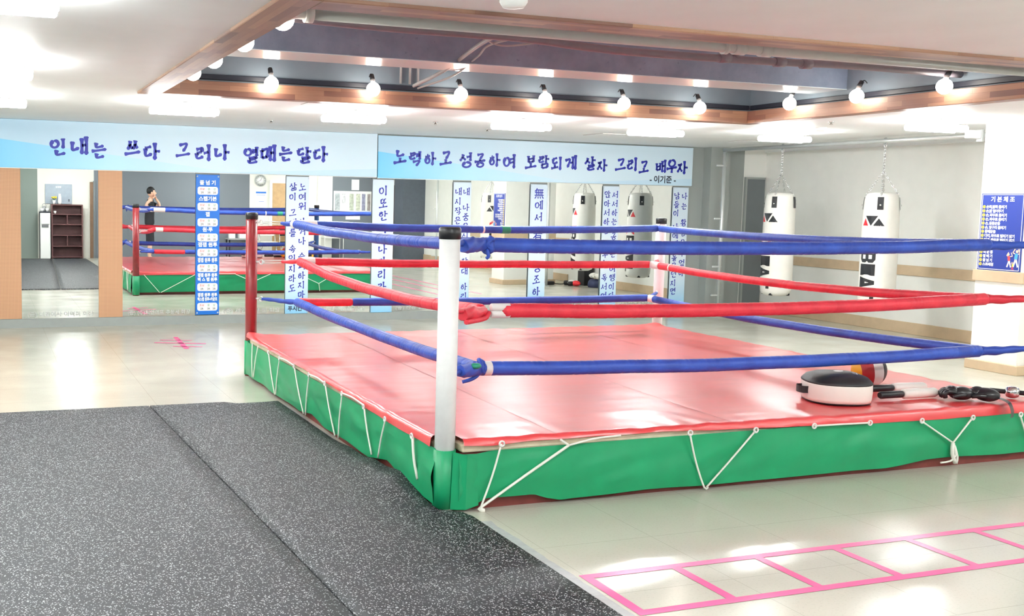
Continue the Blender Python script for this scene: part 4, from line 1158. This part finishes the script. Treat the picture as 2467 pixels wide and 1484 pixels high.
k_ = t.children[-1]; k_.location = a+d*.34-t.location; k_.rotation_euler = (0, 0, math.atan2(d.y, d.x))
for v in k_.data.vertices: v.co += t.location
MB().tube([a+d*.58, a+d*.98, b], .016, 14).build('shaft', BLACKP, t)

# ------------------------------------------------------------------ punch bags on their steel frame
BX = 10.07
t = thing('bag_frame', 'galvanised pipe frame carrying the white punch bags', 'bag frame', (BX, 12.72, 0))
MB().tube([(BX, 12.74, 2.415), (BX, 7.975, 2.415)], .026, 16).build('crossbar', STEEL, t)
MB().tube([(BX, 7.385, 2.415), (BX, 2.6, 2.415)], .026, 16).build('crossbar', STEEL, t)
for y in (12.72, 8.43, 3.2):
    o = MB().tube([(BX+(.05 if 8 < y < 9 else 0), y, 0.004), (BX+(.05 if 8 < y < 9 else 0), y, 2.39)], .026, 16).build('upright', STEEL, t)
    MB().lathe((BX, y, 0), [(.11, .002), (.11, .01), (.03, .012), (.03, .06)], 24).build('foot_plate', STEEL, o)
    for z in (() if 8 < y < 9 else (2.19, 1.42, .72, .3)): MB().box((BX-.13, y-.012, z-.012), (BX+.03, y+.012, z+.012), .003, 1).build('bracket', STEEL, o)
LETTERS = {
 'K': [[(0, 0), (.28, 0), (.28, .36), (.62, 0), (1, 0), (.52, .5), (1, 1), (.62, 1), (.28, .64), (.28, 1), (0, 1)]],
 'B': [[(0, 0), (.7, 0), (.98, .14), (.98, .4), (.84, .5), (.98, .6), (.98, .86), (.7, 1), (0, 1)]],
 'E': [[(0, 0), (1, 0), (1, .2), (.28, .2), (.28, .4), (.92, .4), (.92, .6), (.28, .6), (.28, .8), (1, .8), (1, 1), (0, 1)]],
 'A': [[(0, 0), (.28, 0), (.36, .26), (.64, .26), (.72, 0), (1, 0), (.66, 1), (.34, 1)]],
 'T': [[(.36, 0), (.64, 0), (.64, .78), (1, .78), (1, 1), (0, 1), (0, .78), (.36, .78)]]}
HOLES = {'B': [[(.3, .2), (.66, .2), (.66, .4), (.3, .4)], [(.3, .6), (.66, .6), (.66, .8), (.3, .8)]], 'A': [[(.43, .44), (.57, .44), (.5, .7)]]}
def clip_wrap(mb, pts, fn):
    """polygon in flat (s, z) metres -> subdivided and wrapped round the bag by fn"""
    bm = bmesh.new(); f = bm.faces.new([bm.verts.new((x, z, 0)) for x, z in pts])
    bmesh.ops.triangulate(bm, faces=[f])
    for _ in range(4):
        es = [e for e in bm.edges if abs(e.verts[0].co.x-e.verts[1].co.x) > .02]
        if not es: break
        bmesh.ops.subdivide_edges(bm, edges=es, cuts=1)
        bmesh.ops.triangulate(bm, faces=bm.faces[:])
    mp_ = {v: mb.bm.verts.new(fn(v.co.x, v.co.y)) for v in bm.verts}
    for f in bm.faces: mb.bm.faces.new([mp_[v] for v in f.verts])
    bm.free()
def punch_bag(y, face, lb, scale=1.):
    """face = compass angle (rad) the lettering looks to"""
    t = thing('punch_bag', lb, 'punch bag', (BX, y, .40), 'hanging punch bags')
    R = .205; z0, z1 = .40, 1.80
    prof = [(.0, z0), (.12, z0+.004), (.178, z0+.03), (.20, z0+.08), (R+.002, z0+.16), (R+.002, 1.0), (R, 1.3), (R-.006, 1.55), (R-.014, 1.70), (R-.02, 1.74), (R-.04, 1.785), (.09, 1.80), (.02, z1)]
    MB().lathe((BX, y, 0), prof, 48).build('bag_body', BAGW, t)
    def fn(off):
        def g_(s, z):
            a = face+s/R; rr = R+.002-max(0, z-1.0)*.014+off; return (BX+rr*math.cos(a), y+rr*math.sin(a), z)
        return g_
    mk, mr, mw = MB(), MB(), MB()
    # three triangles: red, black pointing down, black
    zc = 1.45; hgt = .095; wd = .105
    clip_wrap(mr, [(-.155, zc-hgt*.5), (-.155+wd*.9, zc-hgt*.5), (-.155+wd*.45, zc+hgt*.45)], fn(.0012))
    clip_wrap(mk, [(-.105, zc+hgt*.75), (.055, zc+hgt*.75), (-.025, zc-hgt*.5)], fn(.0016))
    clip_wrap(mk, [(.0, zc-hgt*.5), (.13, zc-hgt*.5), (.065, zc+hgt*.45)], fn(.0012))
    # KBEAT, turned a quarter, reading downwards
    z = 1.25; lh = .20; adv = .152
    for ch in 'KBEAT':
        for P in LETTERS[ch]: clip_wrap(mr if ch == 'K' else mk, [(-.145+q[1]*lh+.012*0, z-q[0]*adv*.9) for q in P], fn(.0012))
        for P in HOLES.get(ch, []): clip_wrap(mw, [(-.145+q[1]*lh, z-q[0]*adv*.9) for q in P], fn(.0024))
        z -= adv
    mk.build('black_logo', INKB, t); mr.build('red_logo', INKR, t); mw.build('logo_counter', BAGW, t)
    top = Vector((BX, y, 2.05))
    for k in range(4):
        a = face+.35+k*PI/2; dv = Vector((math.cos(a), math.sin(a), 0)); c0 = Vector((BX, y, 0))
        m = MB(); tv = Vector((-dv.y, dv.x, 0))
        P = [(R-.003, 1.595), (R-.009, 1.70), (R-.016, 1.745)]
        vs = [[m.bm.verts.new(c0+dv*r_+tv*s_*.034+Vector((0, 0, z_))) for s_ in (-1, -.5, 0, .5, 1)] for r_, z_ in P]
        for A, Bq in zip(vs, vs[1:]):
            for i in range(4): m.bm.faces.new((A[i], A[i+1], Bq[i+1], Bq[i]))
        bmesh.ops.solidify(m.bm, geom=m.bm.faces[:], thickness=.005)
        s_ = m.build('strap_tab', BLACKP, t)
        MB().lathe((0, 0, 0), [(.012, 0), (.01, .004), (0, .006)], 10, 'X').build('rivet', CHROME, s_)
        q = s_.children[0]; q.location = c0+dv*(R+.006)+Vector((0, 0, 1.65))-t.location; q.rotation_euler = (0, 0, a)
        for v in q.data.vertices: v.co += t.location
        # chain of links
        m = MB(); A = c0+dv*(R-.03)+Vector((0, 0, 1.77)); n_ = 11; d = top-A; L = d.length; u = d.normalized(); s1 = u.orthogonal().normalized(); s2 = u.cross(s1)
        for j in range(n_):
            cc = A+d*((j+.5)/n_); sd = s1 if j % 2 else s2; hl = L/n_*.66
            m.tube([cc+u*hl*math.cos(i*PI/5)+sd*.009*math.sin(i*PI/5) for i in range(10)], .0035, 6, closed=True)
        m.build('chain', CHROME, t)
        m = MB(); m.box(c0+dv*.165-Vector((.02, .02, 0))+Vector((0, 0, .415)), c0+dv*.165+Vector((.02, .02, 0))+Vector((0, 0, .445)), .004, 1); m.build('bottom_tab', BLACKP, t)
    m = MB()
    for j in range(9):
        cc = top+Vector((0, 0, .02+j*.034)); sd = Vector((1, 0, 0)) if j % 2 else Vector((0, 1, 0))
        m.tube([cc+Vector((0, 0, .024*math.cos(i*PI/5)))+sd*.011*math.sin(i*PI/5) for i in range(10)], .004, 6, closed=True)
    m.build('chain', CHROME, t)
    m = MB().tube([(BX, y+.033*math.cos(i*PI/8), 2.412+.036*math.sin(i*PI/8)) for i in range(16)], .007, 8, closed=True)
    m.tube([(BX+.0, y+.018*math.cos(i*PI/6), 2.358+.026*math.sin(i*PI/6)) for i in range(12)], .006, 8, closed=True); m.build('hook', CHROME, t)
    return t
punch_bag(11.53, math.atan2(-11.53, -10.07)-.72, 'white hanging punch bag nearest the mirror wall')
punch_bag(9.80, math.atan2(-9.80, -10.07)-.42, 'white hanging punch bag beside the white pillar, larger in view')
punch_bag(6.05, math.radians(106), 'white hanging punch bag seen only in the mirror, left of the 無에서 sign')

# gear on the floor under the bags, seen in the mirror
t = thing('glove_pile_bag', 'low navy sack of old gloves behind the pillar', 'sack', (11.0, 8.8, 0))
tag(t, 'low navy sack on the floor behind the pillar', 'sack')
MB().lathe((11.0, 8.8, 0), [(.0, .003), (.15, .004), (.16, .05), (.15, .11), (.12, .15), (.02, .16)], 24).build('sack_body', plain('navy_sack', srgb(40, 48, 84), .7), t)
def floor_glove(x, y, z, m_, lb, rz):
    t = thing('boxing_glove', lb, 'boxing glove', (x, y, z), 'boxing gloves behind the pillar'); Rm = Matrix.Rotation(rz, 4, 'Z'); o_ = Vector((x, y, z))
    MB().ball(o_+Vector((0, 0, .055)), .065, (1.35, .95, .85), 16, Rm).build('mitt', m_, t)
    P = smoothpath([o_+Rm@Vector((-.02, .05, .06)), o_+Rm@Vector((.03, .085, .055)), o_+Rm@Vector((.075, .07, .05))], .01); MB().tube(P, lambda q: .026-.006*q, 12).build('thumb', m_, t)
    MB().tube([o_+Rm@Vector((-.06, 0, .05)), o_+Rm@Vector((-.15, 0, .045))], .045, 14).build('cuff', BLACKP, t)
for i, (x, y, z, m_, lb, rz) in enumerate([(10.74, 8.5, .0, INKR, 'red boxing glove on the floor behind the pillar', .6), (10.97, 8.9, .163, BAGW, 'white boxing glove on top of the navy sack', 2.), (11.03, 8.66, .163, BAGW, 'white boxing glove on the sack, nearer the wall', 3.6), (10.76, 8.3, 0, BAGW, 'white boxing glove on the floor by the pillar', 1.)]):
    floor_glove(x, y, z, m_, lb, rz)
t = thing('black_crate', 'tall black crate behind the pillar next to the gloves', 'crate', (11.05, 8.3, 0))
m = MB().box((10.95, 8.2, 0), (11.15, 8.45, .42), .01, 2); m.build('crate_body', BLACKP, t)
MB().box((10.945, 8.195, .42), (11.155, 8.455, .45), .008, 2).build('crate_lid', BLACKP, t)
t = thing('ab_roller', 'black floor machine with a cable by the pillar foot', 'machine', (10.35, 8.07, 0))
MB().box((10.22, 8.02, 0), (10.48, 8.14, .07), .02, 3).build('machine_body', BLACKP, t)
MB().tube(smoothpath([(10.47, 8.07, .03), (10.6, 8.08, .012), (10.8, 8.05, .012), (11.1, 8.1, .012)], .05), .008, 8).build('cord', BLACKP, t)

# ------------------------------------------------------------------ the end of the gym behind the camera (seen in the mirrors)
DWOOD = plain('dark_wine_wood', srgb(98, 62, 62), .5, var=.18, nscale=6)
t = thing('open_shelf', 'dark wine-red open shelf against the end wall', 'shelf', (1.85, B+.16, 0))
x0, x1, yb0, yb1, zt = 1.47, 2.225, B+.01, B+.31, 1.35
m = MB().box((x0, yb0, 0), (x0+.03, yb1, zt)).box((x1-.03, yb0, 0), (x1, yb1, zt)); m.build('side_panel', DWOOD, t)
MB().box((x0+.03, yb0, .0), (x1-.03, yb0+.012, zt)).build('back_panel', DWOOD, t)
for z in (.03, .30, .57, .84, 1.09, zt-.025): MB().box((x0+.03, yb0+.012, z), (x1-.03, yb1-.005, z+.025)).build('shelf_board', DWOOD, t)
for z in (.325, .865): MB().box((1.835, yb0+.012, z), (1.86, yb1-.01, z+.24 if z < .5 else 1.09)).build('divider', DWOOD, t)
t = thing('water_cooler', 'white standing water cooler beside the wine-red open shelf', 'water cooler', (1.32, B+.18, 0))
MB().box((1.20, B+.02, 0), (1.445, B+.33, 1.14), .02, 3).build('cooler_body', WHITE, t)
MB().box((1.19, B+.02, .0), (1.20, B+.32, 1.14)).build('side_panel', BLACKP, t)
MB().box((1.22, B+.33, .86), (1.425, B+.36, 1.0), .012, 2).build('tap_panel', WHITE, t)
MB().box((1.24, B+.335, .78), (1.40, B+.35, .85), .006, 1).build('drip_bay', INKGREY, t)
MB().box((1.19, B+.01, 1.14), (1.45, B+.34, 1.165), .006, 1).build('cooler_top', CABLE, t)
for i, (x, lb) in enumerate(((1.25, 'white cup on the water cooler, away from the shelf'), (1.38, 'white cup on the water cooler, on the shelf side'))):
    o = MB().lathe((x, B+.2, 1.166), [(.035, 0), (.05, .08), (.048, .08), (.034, .006), (0, .006)], 18).build('cup', WHITE); tag(o, lb, 'cup', 'cups on the water cooler')
t = thing('kettle', 'grey dome kettle on the water cooler between the cups', 'kettle', (1.31, B+.14, 1.166))
MB().lathe((1.31, B+.12, 1.166), [(.04, 0), (.045, .03), (.042, .1), (.03, .13), (0, .14)], 18).build('kettle_body', CONDUIT, t)
MB().tube(smoothpath([(1.26, B+.12, 1.27), (1.28, B+.12, 1.35), (1.34, B+.12, 1.35), (1.36, B+.12, 1.27)], .01), .006, 8).build('handle', CONDUIT, t)
t = thing('flower_pot', 'white pot with yellow flowers on top of the open shelf', 'flower pot', (1.545, B+.15, zt))
MB().lathe((1.545, B+.15, zt), [(.025, 0), (.038, .1), (.034, .1), (.03, .09), (0, .09)], 18).build('pot', WHITE, t)
m = MB()
for k in range(9): m.tube([(1.545, B+.15, zt+.09), (1.545+.05*math.cos(k*2.4), B+.15+.04*math.sin(k*2.4), zt+.15+.01*(k % 3))], .003, 5)
m.build('stems', plain('leaf_green', srgb(90, 130, 60), .6), t)
m = MB()
for k in range(9): m.ball((1.545+.05*math.cos(k*2.4), B+.15+.04*math.sin(k*2.4), zt+.16+.01*(k % 3)), .018, n=8)
m.build('blossoms', plain('yellow_petals', srgb(230, 200, 50), .6), t)
o = MB().lathe((1.68, B+.15, zt), [(.035, 0), (.045, .06), (.04, .18), (.03, .24), (.034, .26), (.028, .26), (0, .2)], 20).build('vase', WHITE); tag(o, 'tall white vase on top of the open shelf', 'vase')
o = MB().lathe((1.56, B+.2, 1.116), [(.028, 0), (.035, .07), (.03, .07), (0, .01)], 16).build('mug', WHITE); tag(o, 'small white mug inside the top shelf bay', 'mug')
t = thing('electric_panel', 'grey electric cabinet door on the end wall above the shelf', 'electric panel', (1.66, B+.01, 1.35))
MB().box((1.34, B, 1.36), (1.985, B+.03, 1.85), .004, 1).build('cabinet_door', plain('panel_grey', srgb(150, 160, 172), .45), t)
MB().box((1.90, B+.03, 1.42), (1.92, B+.045, 1.48)).build('latch', BLACKP, t)
m = MB(); write(m, '분전함', .05, (1.66, B+.0306, 1.76), (1, 0, 0), (0, 0, 1), .001); o = m.build('lettering', INKW, t)
BRN = plain('brown_door', srgb(120, 92, 70), .5, var=.1)
o = struct(MB().box((2.42, B, 0), (2.50, B+.05, 1.92)).build('door_2', BRN))
MB().box((2.50, B, 0), (2.56, B+.04, 1.95)).build('door_frame', DARKGREY, o)
o = struct(MB().box((7.15, B, .0), (7.72, B+.04, 2.0)).build('door_3', plain('pale_oak_door', srgb(200, 164, 120), .45, var=.08)))
MB().box((7.08, B, 0), (7.15, B+.06, 2.08)).box((7.15, B, 2.0), (7.75, B+.06, 2.08)).build('door_frame', WHITE, o)
o = struct(MB().box((7.86, B, 0), (8.16, B+.04, 1.92)).build('door_4', plain('dark_oak_door', srgb(110, 80, 58), .45, var=.08)))
MB().box((8.16, B, 0), (8.24, B+.05, 2.0)).build('door_frame', WHITE, o)
o = struct(MB().box((10.38, B, 0), (10.76, B+.04, 2.02)).build('door_5', BRN))
MB().box((10.40, B+.04, 1.15), (10.6, B+.046, 1.86)).build('notice', INKW, o)
struct(MB().box((10.55, B+.3, 0), (XR, B+.95, H)).build('wall_pillar', plain('slate_paint', srgb(92, 100, 112), .5)))
t = thing('wall_clock', 'round white wall clock on the white end wall', 'clock', (6.83, B+.03, 2.06))
MB().lathe((6.83, B, 2.06), [(.16, 0), (.16, .025), (.15, .03), (.15, .022), (0, .022)], 36, 'Y').build('clock_case', PVC, t)
MB().lathe((6.83, B, 2.06), [(.144, .023), (0, .0235)], 36, 'Y').build('clock_face', INKW, t)
m = MB()
for k in range(12):
    a = k*PI/6; m.box((6.83+.12*math.cos(a)-.006, B+.0236, 2.06+.12*math.sin(a)-.006), (6.83+.12*math.cos(a)+.006, B+.0242, 2.06+.12*math.sin(a)+.006))
m.build('hour_marks', INKB, t)
m = MB().tube([(6.83, B+.026, 2.06), (6.86, B+.026, 2.13)], .004, 6).tube([(6.83, B+.026, 2.06), (6.74, B+.026, 2.03)], .003, 6); m.build('hands', INKB, t)
t = thing('wall_notice', 'white notice with a blue heading under the wall clock', 'notice', (6.85, B+.005, 1.4))
MB().box((6.70, B, 1.38), (7.0, B+.006, 1.78)).build('sheet', INKW, t)
MB().box((6.71, B+.006, 1.72), (6.99, B+.0068, 1.765)).box((6.73, B+.006, 1.67), (6.97, B+.0068, 1.68)).box((6.79, B+.006, 1.5), (6.93, B+.0068, 1.51)).build('heading', SIGNBLUE, t)
t = thing('notice_board', 'white notice board with photo prints on the grey end wall', 'notice board', (9.4, B+.02, 1.2))
MB().box((8.88, B+.002, 1.18), (9.98, B+.02, 1.83), .004, 1).build('board', WHITE, t)
pm = [srgb(170, 176, 180), srgb(205, 205, 208), srgb(190, 196, 180), srgb(200, 204, 186), srgb(150, 150, 176), srgb(160, 150, 150)]
for i, (x, wd) in enumerate(((8.92, .14), (9.12, .1), (9.34, .12), (9.53, .12), (9.70, .1), (9.86, .09))):
    MB().box((x, B+.02, 1.3 if i not in (1,) else 1.5), (x+wd, B+.024, 1.76)).build('photo_print', plain('photo_tone', pm[i], .4, var=.35, nscale=14), t)
o = MB().box((9.24, B, 1.05), (9.66, B+.006, 1.16)).build('paper_sheet', INKW); tag(o, 'white paper sheet pinned below the notice board', 'paper')
o = MB().box((9.40, B, 1.86), (9.62, B+.006, 2.15)).build('paper_sheet', INKW); tag(o, 'white paper sheet pinned above the notice board', 'paper')
# chairs and table by the end wall
t = thing('side_table', 'low grey table with boxes against the grey end wall', 'table', (6.2, B+.35, 0))
MB().box((5.85, B+.08, .5), (6.65, B+.55, .53), .005, 1).build('tabletop', CONDUIT, t)
for x in (5.9, 6.6):
    for y in (B+.12, B+.5): MB().cyl((x, y, 0), (x, y, .5), .016, n=10).build('leg', BLACKP, t)
for x, s_, h_, m_, lb in ((6.0, .16, .16, WHITE, 'short white carton on the low grey table'), (6.28, .2, .26, WHITE, 'taller white carton on the low grey table'), (6.52, .12, .12, LWOOD, 'small tan box on the low grey table')):
    o = MB().box((x-s_/2, B+.2, .531), (x+s_/2, B+.2+s_, .531+h_), .004, 1).build('carton', m_); tag(o, lb, 'box', 'boxes on the low table')
def chair(x, y, m_, lb):
    t = thing('folding_chair', lb, 'chair', (x, y, 0), 'folding chairs by the end wall')
    MB().box((x-.2, y-.2, .42), (x+.2, y+.2, .455), .012, 2).build('seat', m_, t)
    MB().box((x-.2, y-.235, .60), (x+.2, y-.205, .86), .012, 2).build('backrest', m_, t)
    for s_ in (-1, 1):
        MB().tube([(x+s_*.21, y-.22, .86), (x+s_*.21, y-.16, .45), (x+s_*.21, y+.22, .003)], .012, 8).build('leg', CHROME, t)
        MB().tube([(x+s_*.19, y+.17, .44), (x+s_*.19, y-.24, .003)], .012, 8).build('leg', CHROME, t)
chair(6.95, B+.5, BAGW, 'white folding chair below the wall clock')
chair(7.5, B+.5, BLACKP, 'black folding chair in front of the pale oak door')
t = thing('gear_bag', 'yellow and black gear bag on the floor by the chairs', 'bag', (8.05, B+1.0, 0))
MB().box((7.9, B+.9, 0), (8.25, B+1.1, .26), .05, 4).build('bag_body', BLACKP, t)
MB().box((7.95, B+1.1, .04), (8.10, B+1.112, .2), .004, 1).build('front_pocket', plain('yellow_cloth', srgb(224, 170, 50), .7), t)
t = thing('white_trolley', 'white wire trolley against the grey end wall under the notice board', 'trolley', (8.75, B+.3, 0))
for z in (.2, .55, .82): MB().box((8.5, B+.12, z), (9.05, B+.45, z+.02), .004, 1).build('tray', WHITE, t)
for x in (8.51, 9.04):
    for y in (B+.13, B+.44): MB().cyl((x, y, 0), (x, y, .85), .01, n=8).build('leg', WHITE, t)

# ------------------------------------------------------------------ the person standing at the end wall
PXo, PYo = 3.80, -.42
per = thing('person', 'person in black shirt and shorts standing at the end wall, hands raised to the chin', 'person', (PXo, PYo, 0))
def skin_mesh(name, verts, edges, radii, m_, parent, root=0, sub=2):
    me = bpy.data.meshes.new(name); me.from_pydata([Vector(v) for v in verts], edges, [])
    o = bpy.data.objects.new(name, me); COL.objects.link(o)
    o.modifiers.new('s', 'SKIN'); sv = me.skin_vertices[0].data
    for i, r in enumerate(radii):
        sv[i].radius = r if isinstance(r, tuple) else (r, r); sv[i].use_root = (i == root)
    ss = o.modifiers.new('u', 'SUBSURF'); ss.levels = sub; ss.render_levels = sub
    dg = bpy.context.evaluated_depsgraph_get(); dg.update()
    me2 = bpy.data.meshes.new_from_object(o.evaluated_get(dg))
    bpy.data.objects.remove(o)
    me2.materials.clear(); me2.materials.append(m_)
    for f in me2.polygons: f.use_smooth = True
    q = bpy.data.objects.new(name, me2); COL.objects.link(q); q.parent = parent; return q
# body coordinates: x = facing direction, y = the person's left
V = [(0, 0, .96), (0, 0, 1.08), (.01, 0, 1.24), (.01, 0, 1.40), (.02, 0, 1.50), (.035, 0, 1.58),              # 0-5 pelvis, spine, neck
     (0, .10, .90), (.015, .105, .50), (-.01, .11, .09), (.06, .12, .035), (.15, .13, .025),                   # 6-10 left leg
     (0, -.10, .90), (.02, -.10, .50), (.0, -.11, .09), (.07, -.12, .035), (.16, -.13, .025),                  # 11-15 right leg
     (-.005, .18, 1.435), (-.14, .27, 1.33), (-.07, .22, 1.45), (.04, .13, 1.535),                             # 16-19 left arm
     (.03, -.17, 1.42), (.27, -.12, 1.33), (.24, -.05, 1.43), (.16, .01, 1.535)]                               # 20-23 right arm
E_ = [(0, 1), (1, 2), (2, 3), (3, 4), (4, 5), (0, 6), (6, 7), (7, 8), (8, 9), (9, 10), (0, 11), (11, 12), (12, 13), (13, 14), (14, 15), (3, 16), (16, 17), (17, 18), (18, 19), (3, 20), (20, 21), (21, 22), (22, 23)]
Rr = [(.12, .14), (.105, .13), (.11, .15), (.105, .15), .06, .055, .085, .056, .038, .036, .026, .085, .056, .038, .036, .026, .055, .043, .036, .028, .055, .043, .036, .028]
body = skin_mesh('body', V, E_, Rr, SKIN, per, 0, 3)
m = MB(); hc = Vector((PXo+.05, PYo, 1.685)); m.ball(hc, .1, (.98, .78, 1.18), 28)
for v in m.bm.verts:
    q = v.co-hc
    if q.z < -.02 and q.x > 0: v.co.x += .012; v.co.y -= q.y*.18
    if q.x > .07 and abs(q.y) < .022 and -.035 < q.z < .015: v.co.x += .022*(1-abs(q.y)/.022)
    if q.x > .06 and q.z > .0 and q.z < .03 and .015 < abs(q.y) < .05: v.co.x -= .006
hd = m.build('head', SKIN, per)
for s_ in (-1, 1):
    MB().ball(hc+Vector((-.005, s_*.08, -.005)), .03, (.75, .3, 1.1), 12).build('ear', SKIN, hd)
    MB().ball(hc+Vector((.082, s_*.03, .012)), .011, (.6, 1.1, .8), 10).build('eye', INKB, hd)
    MB().box(hc+Vector((.086, s_*.03-.016, .034)), hc+Vector((.094, s_*.03+.016, .040))).build('eyebrow', HAIR, hd)
MB().ball(hc+Vector((.092, 0, -.062)), .012, (.5, 1.6, .5), 10).build('mouth', plain('lips', srgb(190, 120, 110), .5), hd)
m = MB(); m.ball(hc+Vector((-.018, 0, .035)), .108, (.98, .84, 1.05), 28)
bmesh.ops.delete(m.bm, geom=[v for v in m.bm.verts if (v.co-hc).z < -.045 or ((v.co-hc).x > .035 and (v.co-hc).z < .055)], context='VERTS')
for v in m.bm.verts: v.co += Vector((vn(v.co.x*40, v.co.z*40), vn(v.co.y*40, v.co.z*40, 3), vn(v.co.x*40, v.co.y*40, 7)))*.006
bmesh.ops.solidify(m.bm, geom=m.bm.faces[:], thickness=.01)
m.build('hair', HAIR, per)
# hands: palm, four fingers, thumb, closed loosely at the chin
def hand(c, d, side):
    c = Vector((PXo, PYo, 0))+Vector(c); d = Vector(d).normalized(); u = Vector((0, side, 0)); u = (u-d*u.dot(d)).normalized(); n_ = d.cross(u)
    V = [c, c+d*.05, c+d*.085]; E2 = [(0, 1), (1, 2)]; R2 = [(.026, .018), (.036, .016), (.034, .014)]
    for i, ln in enumerate((.06, .07, .066, .052)):
        b0 = c+d*.085+u*(-.027+.018*i); b1 = b0+d*ln*.5+n_*.008; b2 = b1+d*ln*.25+n_*.022; b3 = b2+n_*.02-d*.008
        k = len(V); V += [b0, b1, b2, b3]; E2 += [(2, k), (k, k+1), (k+1, k+2), (k+2, k+3)]; R2 += [.0095, .009, .0085, .0075]
    k = len(V); V += [c+d*.03+u*-.04, c+d*.06+u*-.06+n_*.015, c+d*.085+u*-.058+n_*.03]; E2 += [(0, k), (k, k+1), (k+1, k+2)]; R2 += [.012, .0105, .009]
    V = [v-Vector((PXo, PYo, 0)) for v in V]
    skin_mesh('hand', V, E2, R2, SKIN, per, 0, 1)
hand((.035, .135, 1.53), (.75, -.45, .45), 1)
hand((.165, .012, 1.53), (-.55, .2, .75), -1)
# clothes: shells that follow the body surface
def garment(name, keep, off, m_, cuts):
    me = body.data; bm = bmesh.new(); bm.from_mesh(me); bm.normal_update()
    def seg(p):
        best = (9, None, 0)
        for i, (a, b) in enumerate(E_):
            A, Bq = Vector(V[a]), Vector(V[b]); d = Bq-A; t = max(0, min(1, (p-A).dot(d)/d.length_squared))
            best = min(best, ((p-A-d*t).length, (a, b), t), key=lambda q: q[0])
        return best
    info = {v: seg(v.co) for v in bm.verts}
    bmesh.ops.delete(bm, geom=[v for v in bm.verts if not keep(v.co, *info[v][1:])], context='VERTS')
    for v in bm.verts:                                          # a straight sleeve hem
        if v.is_boundary and info[v][1] in ((16, 17), (20, 21)) and info[v][2] > .4:
            A, Bq = Vector(V[info[v][1][0]]), Vector(V[info[v][1][1]]); v.co += (Bq-A)*(.64-info[v][2])
    for z, up_ in cuts:
        bmesh.ops.bisect_plane(bm, geom=bm.verts[:]+bm.edges[:]+bm.faces[:], plane_co=(0, 0, z), plane_no=(0, 0, 1), clear_outer=up_, clear_inner=not up_)
    bm.normal_update()
    for v in bm.verts: v.co += v.normal*off(v.co)
    q = bpy.data.meshes.new(name); bm.to_mesh(q); bm.free(); q.materials.clear(); q.materials.append(m_)
    for f in q.polygons: f.use_smooth = True
    o = bpy.data.objects.new(name, q); COL.objects.link(o); o.parent = per
    return o
ARM = {(16, 17), (17, 18), (18, 19), (20, 21), (21, 22), (22, 23)}
garment('shirt', lambda p, e, t: p.z > .84 and (e not in ARM or (e in ((16, 17), (20, 21)) and t < .62)), lambda p: .016+.010*max(0, 1-(p.z-.88)/.3), CLOTH, [(.9, False), (1.5, True)])
garment('shorts', lambda p, e, t: .36 < p.z < 1.1 and e not in ARM, lambda p: .012+.03*max(0, (.9-p.z)/.45), CLOTH, [(.44, False), (1.02, True)])
